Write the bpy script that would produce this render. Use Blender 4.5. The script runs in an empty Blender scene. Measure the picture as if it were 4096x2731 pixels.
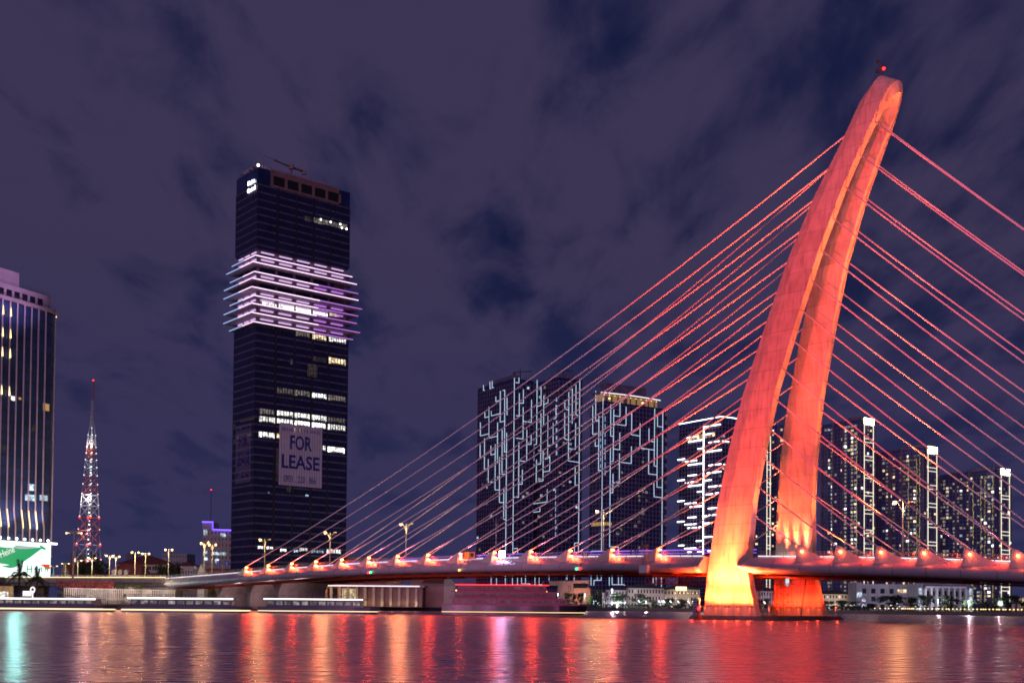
import bpy, math, random
from mathutils import Vector, Matrix
R = math.radians
rnd = random.Random(7)
S = bpy.context.scene
C = S.collection
# ------------------------------------------------------------------ camera
FPX, CX, CY, CAMZ = 4530.0, 2048.0, 2317.0, 2.6
PITCH = math.atan((2420 - CY) / FPX); ROLL = R(.53)
Fv = Vector((0, math.cos(PITCH), math.sin(PITCH)))
U0 = Vector((0, -math.sin(PITCH), math.cos(PITCH))); R0 = Vector((1, 0, 0))
Rv = R0 * math.cos(ROLL) + U0 * math.sin(ROLL); Uv = U0 * math.cos(ROLL) - R0 * math.sin(ROLL)
EYE = Vector((0, 0, CAMZ))
cd = bpy.data.cameras.new('camera'); cam = bpy.data.objects.new('camera', cd); C.objects.link(cam)
cd.sensor_width = 36; cd.lens = FPX / 4096 * 36; cd.shift_y = (CY - 1365.5) / 4096
cd.clip_start = .5; cd.clip_end = 8000
m = Matrix((Rv, Uv, -Fv)).transposed().to_4x4(); m.translation = EYE; cam.matrix_world = m
S.camera = cam
def ray(x, y):
    d = Fv + Rv * ((x - CX) / FPX) - Uv * ((y - CY) / FPX)
    return d / d.y
def P(x, y, Y): return EYE + ray(x, y) * Y
def zat(x, y, Y): return P(x, y, Y).z
def hor(x): return 2420 + (x - 2048) * .00925
# ------------------------------------------------------------------ scene settings
S.view_settings.view_transform = 'Standard'; S.view_settings.look = 'None'
S.view_settings.exposure = 0; S.view_settings.gamma = 1
S.render.engine = 'CYCLES'
try:
    S.cycles.use_denoising = True; S.cycles.use_adaptive_sampling = False; S.cycles.pixel_filter_type = 'BLACKMAN_HARRIS'; S.cycles.filter_width = 1.75
    S.cycles.sample_clamp_indirect = 6; S.cycles.max_bounces = 5
    S.cycles.diffuse_bounces = 2; S.cycles.glossy_bounces = 3; S.cycles.transparent_max_bounces = 4
    S.cycles.caustics_reflective = False; S.cycles.caustics_refractive = False
except Exception: pass
# ------------------------------------------------------------------ materials
def nd(nt, t, **k):
    n = nt.nodes.new(t)
    for a, b in k.items(): setattr(n, a, b)
    return n
def mat(name, col, rough=.6, var=.18, scale=.5, metal=0, spec=.5, bump=0, stretch=(1, 1, 1)):
    m = bpy.data.materials.new(name); m.use_nodes = True; nt = m.node_tree
    b = nt.nodes['Principled BSDF']; b.inputs['Roughness'].default_value = rough
    b.inputs['Metallic'].default_value = metal; b.inputs['Specular IOR Level'].default_value = spec
    tc = nd(nt, 'ShaderNodeTexCoord'); mp = nd(nt, 'ShaderNodeMapping'); mp.inputs['Scale'].default_value = stretch
    nz = nd(nt, 'ShaderNodeTexNoise'); nz.inputs['Scale'].default_value = scale; nz.inputs['Detail'].default_value = 5
    nt.links.new(tc.outputs['Object'], mp.inputs[0]); nt.links.new(mp.outputs[0], nz.inputs['Vector'])
    cr = nd(nt, 'ShaderNodeValToRGB'); cr.color_ramp.elements[0].position = .3; cr.color_ramp.elements[1].position = .7
    cr.color_ramp.elements[0].color = (*[c * (1 - var) for c in col], 1)
    cr.color_ramp.elements[1].color = (*[min(1, c * (1 + var)) for c in col], 1)
    nt.links.new(nz.outputs[0], cr.inputs[0]); nt.links.new(cr.outputs[0], b.inputs['Base Color'])
    if bump:
        bp = nd(nt, 'ShaderNodeBump'); bp.inputs['Strength'].default_value = bump; bp.inputs['Distance'].default_value = .1
        nt.links.new(nz.outputs[0], bp.inputs['Height']); nt.links.new(bp.outputs[0], b.inputs['Normal'])
    return m
def winmat(name, col, st):
    """a lit room behind glass: uneven ceilings and blinds, each window a little different"""
    m = emit(name, col, st); nt = m.node_tree; b = nt.nodes['Principled BSDF']
    oi = nd(nt, 'ShaderNodeObjectInfo'); tc = nd(nt, 'ShaderNodeTexCoord'); nz = nd(nt, 'ShaderNodeTexNoise'); nz.inputs['Scale'].default_value = .9; nz.inputs['Detail'].default_value = 4; nz.noise_dimensions = '4D'
    nt.links.new(tc.outputs['Object'], nz.inputs['Vector']); ml = nd(nt, 'ShaderNodeMath', operation='MULTIPLY'); ml.inputs[1].default_value = 40; nt.links.new(oi.outputs['Random'], ml.inputs[0]); nt.links.new(ml.outputs[0], nz.inputs['W'])
    mr = nd(nt, 'ShaderNodeMapRange'); mr.inputs[1].default_value = .38; mr.inputs[2].default_value = .66; mr.inputs[3].default_value = .22 * st; mr.inputs[4].default_value = 1.5 * st; nt.links.new(nz.outputs[0], mr.inputs[0])
    m2 = nd(nt, 'ShaderNodeMapRange'); m2.inputs[3].default_value = .45; m2.inputs[4].default_value = 1.35; nt.links.new(oi.outputs['Random'], m2.inputs[0])
    m3 = nd(nt, 'ShaderNodeMath', operation='MULTIPLY'); nt.links.new(mr.outputs[0], m3.inputs[0]); nt.links.new(m2.outputs[0], m3.inputs[1]); nt.links.new(m3.outputs[0], b.inputs['Emission Strength'])
    return m
def emit(name, col, st):
    m = bpy.data.materials.new(name); m.use_nodes = True
    b = m.node_tree.nodes['Principled BSDF']; b.inputs['Base Color'].default_value = (.02, .02, .02, 1)
    b.inputs['Emission Color'].default_value = (*col, 1); b.inputs['Emission Strength'].default_value = st
    return m
def concrete(name, col, line=4.0):
    """cast concrete: blotches, horizontal pour lines, dark weep stains"""
    m = mat(name, col, .75, .16, .35); nt = m.node_tree; b = nt.nodes['Principled BSDF']
    tc = nt.nodes['Texture Coordinate']; cr = nt.nodes['Color Ramp']
    sp = nd(nt, 'ShaderNodeSeparateXYZ'); nt.links.new(tc.outputs['Object'], sp.inputs[0])
    n2 = nd(nt, 'ShaderNodeTexNoise'); n2.inputs['Scale'].default_value = .6; nt.links.new(tc.outputs['Object'], n2.inputs['Vector'])
    a = nd(nt, 'ShaderNodeMath', operation='MULTIPLY_ADD'); a.inputs[1].default_value = .25; nt.links.new(n2.outputs[0], a.inputs[0]); nt.links.new(sp.outputs[2], a.inputs[2])
    d = nd(nt, 'ShaderNodeMath', operation='DIVIDE'); d.inputs[1].default_value = line; nt.links.new(a.outputs[0], d.inputs[0])
    fr = nd(nt, 'ShaderNodeMath', operation='FRACT'); nt.links.new(d.outputs[0], fr.inputs[0])
    lt = nd(nt, 'ShaderNodeMath', operation='LESS_THAN'); lt.inputs[1].default_value = .045; nt.links.new(fr.outputs[0], lt.inputs[0])
    fl = nd(nt, 'ShaderNodeMath', operation='FLOOR'); nt.links.new(d.outputs[0], fl.inputs[0])
    wn = nd(nt, 'ShaderNodeTexWhiteNoise', noise_dimensions='1D'); nt.links.new(fl.outputs[0], wn.inputs['W'])
    ml = nd(nt, 'ShaderNodeMath', operation='MULTIPLY'); ml.inputs[1].default_value = .14; nt.links.new(wn.outputs[0], ml.inputs[0])
    l2 = nd(nt, 'ShaderNodeMath', operation='MULTIPLY'); l2.inputs[1].default_value = .32; nt.links.new(lt.outputs[0], l2.inputs[0])
    ad = nd(nt, 'ShaderNodeMath', operation='ADD'); nt.links.new(ml.outputs[0], ad.inputs[0]); nt.links.new(l2.outputs[0], ad.inputs[1])
    mx = nd(nt, 'ShaderNodeMix', data_type='RGBA', blend_type='MULTIPLY')
    mx.inputs[7].default_value = (.3, .27, .25, 1)
    nt.links.new(ad.outputs[0], mx.inputs[0]); nt.links.new(cr.outputs[0], mx.inputs[6])
    # vertical weep streaks
    mp = nd(nt, 'ShaderNodeMapping'); mp.inputs['Scale'].default_value = (1.6, 1.6, .09); nt.links.new(tc.outputs['Object'], mp.inputs[0])
    n3 = nd(nt, 'ShaderNodeTexNoise'); n3.inputs['Scale'].default_value = 1; n3.inputs['Detail'].default_value = 6; nt.links.new(mp.outputs[0], n3.inputs['Vector'])
    mr = nd(nt, 'ShaderNodeMapRange'); mr.inputs[1].default_value = .48; mr.inputs[2].default_value = .72; mr.inputs[4].default_value = .5; nt.links.new(n3.outputs[0], mr.inputs[0])
    m2 = nd(nt, 'ShaderNodeMix', data_type='RGBA', blend_type='MULTIPLY'); m2.inputs[7].default_value = (.35, .33, .3, 1)
    nt.links.new(mr.outputs[0], m2.inputs[0]); nt.links.new(mx.outputs[2], m2.inputs[6])
    nt.links.new(m2.outputs[2], b.inputs['Base Color'])
    bp = nd(nt, 'ShaderNodeBump'); bp.inputs['Strength'].default_value = .25; bp.inputs['Distance'].default_value = .15
    nt.links.new(n3.outputs[0], bp.inputs['Height']); nt.links.new(bp.outputs[0], b.inputs['Normal'])
    return m
M = {}
M['pylon'] = concrete('pylon_concrete', (.5, .48, .45))
M['conc'] = concrete('grey_concrete', (.33, .31, .29), 30)
M['viaduct'] = concrete('viaduct_concrete', (.4, .36, .32), 40)
M['girder'] = mat('girder_steel', (.46, .41, .48), .4, .08, .25, .15)
M['deck'] = mat('asphalt', (.05, .05, .052), .8, .2, 2)
M['cable'] = mat('cable_sheath', (.6, .6, .7), .8, .03, 1, 0, .1)
M['fin'] = mat('fin_steel', (.55, .53, .55), .45, .08, .6, .1)
M['rail'] = mat('rail_steel', (.3, .28, .28), .4, .1, 2, .5)
M['dark'] = mat('dark_steel', (.05, .05, .055), .5, .2, 2)
M['white'] = mat('white_paint', (.75, .74, .72), .5, .08, 1)
M['lampgrey'] = mat('galvanised_steel', (.45, .45, .46), .4, .1, 3, .4)
M['glass'] = mat('dark_glass', (.025, .035, .15), .15, .3, .12, 0, .35)
M['glassb'] = mat('blue_glass', (.06, .1, .3), .15, .3, .12, 0, .4)
M['spandrel'] = mat('grey_spandrel', (.2, .18, .25), .4, .35, .35)
M['mullion'] = mat('dark_mullion', (.04, .03, .06), .5, .15, .6)
M['bronze'] = mat('bronze_panel', (.34, .19, .18), .5, .2, .3)
M['pinkwall'] = mat('pink_grey_render', (.55, .42, .55), .6, .12, .3)
M['finpaint'] = mat('lilac_fin_paint', (.82, .7, .88), .5, .1, .4)
M['apt'] = mat('apartment_wall', (.2, .17, .25), .6, .3, .2)
M['aptl'] = mat('apartment_slab', (.5, .45, .5), .6, .25, .3)
M['cream'] = mat('cream_render', (.55, .5, .45), .7, .12, .4)
M['pale'] = mat('pale_render', (.45, .43, .46), .7, .12, .3)
M['orangewall'] = mat('terracotta_panel', (.5, .25, .17), .6, .12, .4)
M['roof'] = mat('red_roof_tile', (.22, .06, .05), .8, .25, 1)
M['greyroof'] = mat('grey_roof_tile', (.07, .07, .09), .8, .2, 1)
M['window'] = mat('window_dark', (.02, .022, .035), .15, .3, .5)
M['steelred'] = mat('red_steel', (.5, .1, .04), .5, .15, 1)
M['steelwhite'] = mat('white_steel', (.7, .68, .66), .5, .1, 1)
M['signblue'] = mat('blue_sign', (.02, .12, .6), .4, .05, 1)
M['signred'] = mat('red_sign', (.6, .03, .03), .4, .05, 1)
M['ink'] = mat('navy_ink', (.02, .03, .28), .6, .05, 1)
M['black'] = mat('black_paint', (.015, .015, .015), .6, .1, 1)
M['banner'] = mat('banner_mesh', (.85, .72, .9), .7, .06, .2)
M['soil'] = mat('bank_soil', (.09, .075, .06), .9, .35, .4)
M['quay'] = mat('quay_stone', (.2, .18, .17), .8, .25, .5, stretch=(1, 1, 4))
M['hull'] = mat('purple_hull_paint', (.1, .09, .2), .4, .1, .5)
M['hulldark'] = mat('dark_hull_paint', (.015, .015, .04), .35, .1, .5)
M['boatwhite'] = mat('boat_white', (.6, .56, .62), .5, .08, .6)
M['boatred'] = mat('boat_magenta_paint', (.3, .07, .15), .5, .1, .4)
M['trunk'] = mat('bark', (.1, .075, .05), .9, .3, 3)
M['skin'] = mat('skin', (.4, .25, .18), .6, .05, 3)
M['cloth'] = mat('dark_clothing', (.08, .07, .1), .8, .2, 3)
M['hair'] = mat('dark_hair', (.015, .012, .01), .6, .1, 5)
def leafmat(name, a, b):
    m = mat(name, a, .6, .1, 4, 0, .3); nt = m.node_tree; cr = nt.nodes['Color Ramp']
    cr.color_ramp.elements[0].color = (*a, 1); cr.color_ramp.elements[1].color = (*b, 1)
    nt.nodes['Noise Texture'].inputs['Scale'].default_value = .9
    return m
M['leaf'] = leafmat('leaf_dark', (.025, .045, .02), (.07, .1, .035))
M['leafb'] = leafmat('leaf_bright', (.06, .12, .02), (.14, .2, .05))
M['leafd'] = leafmat('leaf_dull', (.02, .035, .022), (.05, .07, .035))
M['petal'] = mat('petals', (.55, .12, .12), .6, .3, 3)
M['palm'] = leafmat('palm_leaf', (.06, .07, .025), (.13, .12, .05))
# lights
M['e_amber'] = emit('lamp_amber_glow', (1, .55, .18), 9)
M['e_lamp'] = emit('lamp_warm_glow', (1, .66, .22), 5)
M['e_lamp2'] = emit('lamp_dim_glow', (1, .7, .35), 2.6)
M['e_sodium'] = emit('lamp_sodium_glow', (1, .5, .1), 4)
M['e_cool'] = emit('lamp_cool_glow', (.8, .92, 1), 3)
M['e_spot'] = emit('spot_red_glow', (1, .13, .03), 70)
M['e_strip'] = emit('led_white', (1, .86, .95), 1.5)
M['e_line'] = emit('led_ice_line', (.6, .8, 1), 1.35)
M['e_bar'] = emit('led_warm_bar', (1, .96, .9), 6)
M['e_boat'] = emit('boat_strip', (1, .9, .8), 3)
M['e_boatw'] = emit('boat_strip_warm', (1, .74, .4), 1.8)
M['e_panel'] = emit('panel_white', (.6, .55, 1), 90)
M['e_lens'] = emit('flood_lens', (1, .3, .08), 5)
M['e_ladder'] = emit('led_cream_line', (1, .9, .66), 1.5)
M['e_crown'] = emit('crown_glow', (1, .9, .6), 14)
M['e_gold'] = emit('gold_glint', (.8, .62, .16), 1.0)  # glow colour for gold glints and reflections on facades
M['e_blue'] = emit('led_blue', (.12, .06, 1), 4)
M['e_trail'] = emit('trail_violet', (.3, .12, 1), 1.8)
M['e_pinkw'] = emit('led_pink_white', (1, .72, .98), 1.7)
M['e_purple'] = emit('led_purple', (.5, .2, .75), 1.1)
M['e_icew'] = emit('led_pale_blue', (.4, .6, 1), 1.1)
M['e_ceilp'] = emit('ceiling_pink_lamp', (.8, .55, .95), 1.0)
M['e_red'] = emit('beacon_red', (1, .02, .02), 5)
M['e_green'] = emit('beacon_green', (.05, .9, .35), 5)
M['w1'] = winmat('lit_window_bright', (1, .97, .9), 2.6)
M['w2'] = winmat('lit_window_warm', (1, .76, .44), 1.5)
M['w3'] = winmat('lit_window_dim', (.6, .52, .46), .4)
M['w4'] = winmat('lit_window_cool', (.62, .8, .95), .95)
M['w5'] = emit('lit_window_amber', (.9, .5, .15), .5)
M['w6'] = winmat('lit_window_faint', (.42, .34, .36), .09)
M['e_screen'] = emit('screen_white', (.8, 1, .96), 1.5)
M['e_stext'] = emit('screen_text', (.95, 1, 1), .95)
M['e_sgreen'] = emit('screen_green', (.0, .36, .13), 1.0)
M['e_sred'] = emit('screen_red', (.9, .07, .04), .8)
M['e_sgrey'] = emit('screen_grey', (.55, .62, .66), .8)
M['e_sign'] = emit('sign_white', (1, 1, 1), 5)
M['e_orange'] = emit('panel_orange', (1, .16, .02), 1.0)
M['e_warm'] = emit('restaurant_glow', (1, .72, .32), 3)
M['e_warmlo'] = emit('terrace_glow', (.9, .5, .2), .3)
# ------------------------------------------------------------------ mesh builder
class MB:
    def __init__(s): s.V = []; s.F = []
    def v(s, p): s.V.append(Vector(p)); return len(s.V) - 1
    def poly(s, pts): s.F.append([s.v(p) for p in pts])
    def hexa(s, p):
        i = [s.v(q) for q in p]
        for f in ((0, 3, 2, 1), (4, 5, 6, 7), (0, 1, 5, 4), (1, 2, 6, 5), (2, 3, 7, 6), (3, 0, 4, 7)): s.F.append([i[k] for k in f])
    def bx(s, o, ex, ey, x0, x1, y0, y1, z0, z1):
        o = Vector((o[0], o[1], 0)); ex = Vector((ex[0], ex[1], 0)); ey = Vector((ey[0], ey[1], 0)); Z = Vector((0, 0, 1))
        s.hexa([o + ex * x + ey * y + Z * z for z in (z0, z1) for x, y in ((x0, y0), (x1, y0), (x1, y1), (x0, y1))])
    def box(s, c, hx, hy, hz): s.bx((c[0], c[1]), (1, 0), (0, 1), -hx, hx, -hy, hy, c[2] - hz, c[2] + hz)
    def tube(s, path, r, n=6, cap=True):
        path = [Vector(p) for p in path]; rs = r if isinstance(r, (list, tuple)) else [r] * len(path); rings = []
        for i, p in enumerate(path):
            d = (path[min(i + 1, len(path) - 1)] - path[max(i - 1, 0)]).normalized()
            a = d.cross(Vector((0, 0, 1)) if abs(d.z) < .95 else Vector((1, 0, 0))).normalized(); b = d.cross(a)
            rings.append([s.v(p + (a * math.cos(2 * math.pi * k / n) + b * math.sin(2 * math.pi * k / n)) * rs[i]) for k in range(n)])
        for A, B_ in zip(rings, rings[1:]):
            for k in range(n): s.F.append([A[k], A[(k + 1) % n], B_[(k + 1) % n], B_[k]])
        if cap: s.F.append(rings[0][::-1]); s.F.append(rings[-1])
    def loft(s, rings, close=True, caps=True):
        I = [[s.v(p) for p in r] for r in rings]; n = len(I[0])
        for A, B_ in zip(I, I[1:]):
            for k in range(n if close else n - 1): s.F.append([A[k], A[(k + 1) % n], B_[(k + 1) % n], B_[k]])
        if caps: s.F.append(I[0][::-1]); s.F.append(I[-1])
    def prism(s, pts, d):
        d = Vector(d); a = [s.v(p) for p in pts]; b = [s.v(Vector(p) + d) for p in pts]; n = len(pts)
        s.F.append(a[::-1]); s.F.append(b)
        for k in range(n): s.F.append([a[k], a[(k + 1) % n], b[(k + 1) % n], b[k]])
    def ball(s, c, r, nu=8, nv=5, sq=1):
        c = Vector(c)
        s.loft([[c + Vector((math.sin(math.pi * (j + .02) / (nv + .04)) * math.cos(2 * math.pi * k / nu) * r, math.sin(math.pi * (j + .02) / (nv + .04)) * math.sin(2 * math.pi * k / nu) * r, -math.cos(math.pi * (j + .02) / (nv + .04)) * r * sq)) for k in range(nu)] for j in range(nv + 1)])
    def build(s, name, material, parent=None, smooth=False):
        off = top(parent).location if parent else None
        if off is None:
            n = len(s.V); off = sum(s.V, Vector()) / n; off.z = min(v.z for v in s.V)
        me = bpy.data.meshes.new(name); me.from_pydata([v - off for v in s.V], [], s.F); me.update()
        import bmesh
        b = bmesh.new(); b.from_mesh(me); bmesh.ops.recalc_face_normals(b, faces=b.faces); b.to_mesh(me); b.free()
        me.materials.append(material if not isinstance(material, str) else M[material])
        if smooth:
            for p in me.polygons: p.use_smooth = True
        o = bpy.data.objects.new(name, me); C.objects.link(o)
        if parent: o.parent = parent
        else: o.location = off
        return o
def each(mb, name, material, parent):
    """every separate piece collected in mb becomes a part of its own"""
    par = list(range(len(mb.V)))
    def fd(i):
        while par[i] != i: par[i] = par[par[i]]; i = par[i]
        return i
    for f in mb.F:
        for i in f[1:]: par[fd(i)] = fd(f[0])
    comp = {}
    for f in mb.F: comp.setdefault(fd(f[0]), []).append(f)
    for fs in comp.values():
        m2 = MB(); mp_ = {}
        for f in fs:
            for i in f:
                if i not in mp_: mp_[i] = m2.v(mb.V[i])
            m2.F.append([mp_[i] for i in f])
        m2.build(name, material, parent)
def top(o):
    while o.parent: o = o.parent
    return o
def tag(o, label=None, cat=None, group=None, kind=None):
    if label: o['label'] = label
    if cat: o['category'] = cat
    if group: o['group'] = group
    if kind: o['kind'] = kind
    return o
def empty(name, loc, label, cat, group=None):
    o = bpy.data.objects.new(name, None); C.objects.link(o); o.location = Vector(loc); o.empty_display_size = .5
    return tag(o, label, cat, group)
def dup(root, loc, rz=0, label=None, group=None, sc=1.0):
    r = root.copy(); C.objects.link(r); r.location = Vector(loc); r.rotation_euler = (0, 0, rz); r.scale = (sc, sc, sc) if not isinstance(sc, tuple) else sc
    if label: r['label'] = label
    if group: r['group'] = group
    for ch in list(root.children):
        c = ch.copy(); C.objects.link(c); c.parent = r
        for g in list(ch.children):
            d = g.copy(); C.objects.link(d); d.parent = c
    return r
def spot(loc, target, power, col, angle, blend=.6, rad=.25, name='spot_light'):
    l = bpy.data.lights.new(name, 'SPOT'); l.energy = power; l.color = col; l.spot_size = R(angle); l.spot_blend = blend; l.shadow_soft_size = rad
    o = bpy.data.objects.new(name, l); C.objects.link(o); o.location = Vector(loc)
    o.rotation_euler = (Vector(target) - Vector(loc)).to_track_quat('-Z', 'Y').to_euler()
    return o
def point(loc, power, col, rad=.3):
    l = bpy.data.lights.new('lamp_light', 'POINT'); l.energy = power; l.color = col; l.shadow_soft_size = rad
    o = bpy.data.objects.new('lamp_light', l); C.objects.link(o); o.location = Vector(loc); return o
def text(body, origin, ex, ez, height, material, parent, name='lettering', width=None, align='CENTER', depth=.06, bold=0):
    cu = bpy.data.curves.new('t', 'FONT'); cu.body = body; cu.align_x = align; cu.align_y = 'BOTTOM'; cu.extrude = depth; cu.offset = bold; cu.resolution_u = 3
    to = bpy.data.objects.new('t', cu); C.objects.link(to)
    dg = bpy.context.evaluated_depsgraph_get(); me = bpy.data.meshes.new_from_object(to.evaluated_get(dg))
    bpy.data.objects.remove(to); bpy.data.curves.remove(cu)
    xs = [v.co.x for v in me.vertices]; ys = [v.co.y for v in me.vertices]
    h = max(ys) - min(ys); w = max(xs) - min(xs); k = height / h; kx = k if width is None else width / w
    y0 = min(ys); ex = Vector(ex); ez = Vector(ez); en = ex.cross(ez); off = top(parent).location
    for v in me.vertices: v.co = Vector(origin) - off + ex * (v.co.x * kx) + ez * ((v.co.y - y0) * k) + en * v.co.z
    me.update(); me.materials.append(M[material]); o = bpy.data.objects.new(name, me); C.objects.link(o); o.parent = parent
    return o
def interp(x, X, Yv):
    if X[0] > X[-1]: X = X[::-1]; Yv = Yv[::-1]
    if x <= X[0]: return Yv[0] + (Yv[1] - Yv[0]) / (X[1] - X[0]) * (x - X[0]) if x < X[0] else Yv[0]
    for a, b, c, d in zip(X, X[1:], Yv, Yv[1:]):
        if x <= b: return c + (d - c) * (x - a) / (b - a)
    return Yv[-1] + (Yv[-1] - Yv[-2]) / (X[-1] - X[-2]) * (x - X[-1])
# ------------------------------------------------------------------ night sky
w = bpy.data.worlds.new('World'); S.world = w; w.use_nodes = True; nt = w.node_tree
bg = nt.nodes['Background']
tc = nd(nt, 'ShaderNodeTexCoord'); sp = nd(nt, 'ShaderNodeSeparateXYZ'); nt.links.new(tc.outputs['Generated'], sp.inputs[0])
# clouds lie on a flat layer overhead: direction / (height + a little)
ad = nd(nt, 'ShaderNodeMath', operation='ADD'); ad.inputs[1].default_value = .16; nt.links.new(sp.outputs[2], ad.inputs[0])
mx = nd(nt, 'ShaderNodeMath', operation='MAXIMUM'); mx.inputs[1].default_value = .04; nt.links.new(ad.outputs[0], mx.inputs[0])
dv = nd(nt, 'ShaderNodeVectorMath', operation='DIVIDE'); cb = nd(nt, 'ShaderNodeCombineXYZ')
nt.links.new(mx.outputs[0], cb.inputs[0]); nt.links.new(mx.outputs[0], cb.inputs[1]); cb.inputs[2].default_value = 1
nt.links.new(tc.outputs['Generated'], dv.inputs[0]); nt.links.new(cb.outputs[0], dv.inputs[1])
mp = nd(nt, 'ShaderNodeMapping'); mp.inputs['Rotation'].default_value = (0, 0, R(38)); mp.inputs['Scale'].default_value = (3.4, 1.5, 0); mp.inputs['Location'].default_value = (3.1, 1.7, 0)
nt.links.new(dv.outputs[0], mp.inputs[0])
n1 = nd(nt, 'ShaderNodeTexNoise'); n1.inputs['Scale'].default_value = 1.5; n1.inputs['Detail'].default_value = 5; n1.inputs['Roughness'].default_value = .55; n1.inputs['Distortion'].default_value = .3
nt.links.new(mp.outputs[0], n1.inputs['Vector'])
# more open sky towards the right of the view
rx = nd(nt, 'ShaderNodeMath', operation='MULTIPLY_ADD'); rx.inputs[1].default_value = -.11; rx.inputs[2].default_value = .03
nt.links.new(sp.outputs[0], rx.inputs[0])
s1 = nd(nt, 'ShaderNodeMath', operation='ADD'); nt.links.new(n1.outputs[0], s1.inputs[0]); nt.links.new(rx.outputs[0], s1.inputs[1])
mr = nd(nt, 'ShaderNodeMapRange'); mr.inputs[1].default_value = .33; mr.inputs[2].default_value = .58; nt.links.new(s1.outputs[0], mr.inputs[0]); mr.interpolation_type = 'SMOOTHSTEP'
clo = nd(nt, 'ShaderNodeMix', data_type='RGBA'); clo.inputs[6].default_value = (.0085, .012, .05, 1); clo.inputs[7].default_value = (.045, .0355, .088, 1)
nt.links.new(mr.outputs[0], clo.inputs[0])
hz = nd(nt, 'ShaderNodeMapRange'); hz.inputs[1].default_value = .0; hz.inputs[2].default_value = .3; hz.inputs[3].default_value = .85; hz.inputs[4].default_value = 0; nt.links.new(sp.outputs[2], hz.inputs[0])
fin = nd(nt, 'ShaderNodeMix', data_type='RGBA'); fin.inputs[7].default_value = (.029, .03, .097, 1)
nt.links.new(hz.outputs[0], fin.inputs[0]); nt.links.new(clo.outputs[2], fin.inputs[6])
sl = bpy.data.lights.new('city_glow', 'SUN'); sl.energy = .4; sl.color = (1, .62, .95); sl.angle = R(40)
so = bpy.data.objects.new('city_glow', sl); C.objects.link(so); so.location = (-60, -60, 80); so.rotation_euler = Vector((.3, .9, -.34)).to_track_quat('-Z', 'Y').to_euler()
nt.links.new(fin.outputs[2], bg.inputs[0]); bg.inputs[1].default_value = 1.0
# ------------------------------------------------------------------ water and land
mb = MB(); mb.poly([(-4000, -300, 0), (4000, -300, 0), (4000, 900, 0), (-4000, 900, 0)])
wm = bpy.data.materials.new('river_water'); wm.use_nodes = True; nt = wm.node_tree; b = nt.nodes['Principled BSDF']
gl_ = nd(nt, 'ShaderNodeBsdfGlossy', distribution='MULTI_GGX'); gl_.inputs['Color'].default_value = (1, .64, .68, 1)
b.inputs['Base Color'].default_value = (.05, .035, .04, 1); b.inputs['Roughness'].default_value = .5; b.inputs['IOR'].default_value = 1.33
mixs = nd(nt, 'ShaderNodeMixShader'); fr_ = nd(nt, 'ShaderNodeFresnel'); fr_.inputs[0].default_value = 1.33
fm = nd(nt, 'ShaderNodeMapRange'); fm.inputs[1].default_value = .02; fm.inputs[2].default_value = .6; fm.inputs[3].default_value = .1; fm.inputs[4].default_value = .95
nt.links.new(fr_.outputs[0], fm.inputs[0]); nt.links.new(fm.outputs[0], mixs.inputs[0]); nt.links.new(b.outputs[0], mixs.inputs[1]); nt.links.new(gl_.outputs[0], mixs.inputs[2])
nt.links.new(mixs.outputs[0], nt.nodes['Material Output'].inputs[0])
tc = nd(nt, 'ShaderNodeTexCoord'); mp = nd(nt, 'ShaderNodeMapping'); mp.inputs['Scale'].default_value = (.3, 1.0, 1)
nt.links.new(tc.outputs['Object'], mp.inputs[0])
na = nd(nt, 'ShaderNodeTexNoise'); na.inputs['Scale'].default_value = 3.2; na.inputs['Detail'].default_value = 2; na.inputs['Roughness'].default_value = .6
nb = nd(nt, 'ShaderNodeTexNoise'); nb.inputs['Scale'].default_value = 1.6; nb.inputs['Detail'].default_value = 5
nt.links.new(mp.outputs[0], na.inputs['Vector']); nt.links.new(mp.outputs[0], nb.inputs['Vector'])
bp = nd(nt, 'ShaderNodeBump'); bp.inputs['Strength'].default_value = 0.0; bp.inputs['Distance'].default_value = .0012; nt.links.new(na.outputs[0], bp.inputs['Height'])
nt.links.new(bp.outputs[0], b.inputs['Normal']); nt.links.new(bp.outputs[0], gl_.inputs['Normal'])
mr = nd(nt, 'ShaderNodeMapRange'); mr.inputs[1].default_value = .35; mr.inputs[2].default_value = .65; mr.inputs[3].default_value = .245; mr.inputs[4].default_value = .3
nt.links.new(nb.outputs[0], mr.inputs[0]); nt.links.new(mr.outputs[0], gl_.inputs['Roughness'])
tag(mb.build('water', wm), kind='structure')
SX = [-900, -200, 100, 640, 1300, 1900, 2100, 2500, 3000, 3500, 4000, 4500, 5200]
SY = [300, 318, 330, 380, 430, 505, 530, 600, 610, 560, 478, 425, 390]
shore = [Vector(((x - CX) / FPX * Y, Y, 0)) for x, Y in zip(SX, SY)]
GZ = 1.7
shore = [Vector((-4000, 250, 0))] + shore + [Vector((4000, 300, 0))]
mb = MB(); up = Vector((0, 0, GZ))
mb.loft([[p + up for p in shore], [Vector((p.x * 1.0, 6500, GZ)) for p in shore]], close=False, caps=False)
tag(mb.build('ground', 'soil'), kind='structure')
mb = MB()
for a, c in zip(shore, shore[1:]):
    d = (c - a).normalized(); n = Vector((-d.y, d.x, 0))
    mb.hexa([a + Vector((0, 0, -2)), c + Vector((0, 0, -2)), c + n * 2 + Vector((0, 0, -2)), a + n * 2 + Vector((0, 0, -2)), a - n * .02 + Vector((0, 0, GZ + .12)), c - n * .02 + Vector((0, 0, GZ + .12)), c + n * 1.2 + Vector((0, 0, GZ + .12)), a + n * 1.2 + Vector((0, 0, GZ + .12))])
q = mb.build('quay_wall', 'quay'); tag(q, 'low stone quay wall along the far waterline', 'quay wall')
def shoreY(x): return interp(x, SX, SY)
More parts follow.
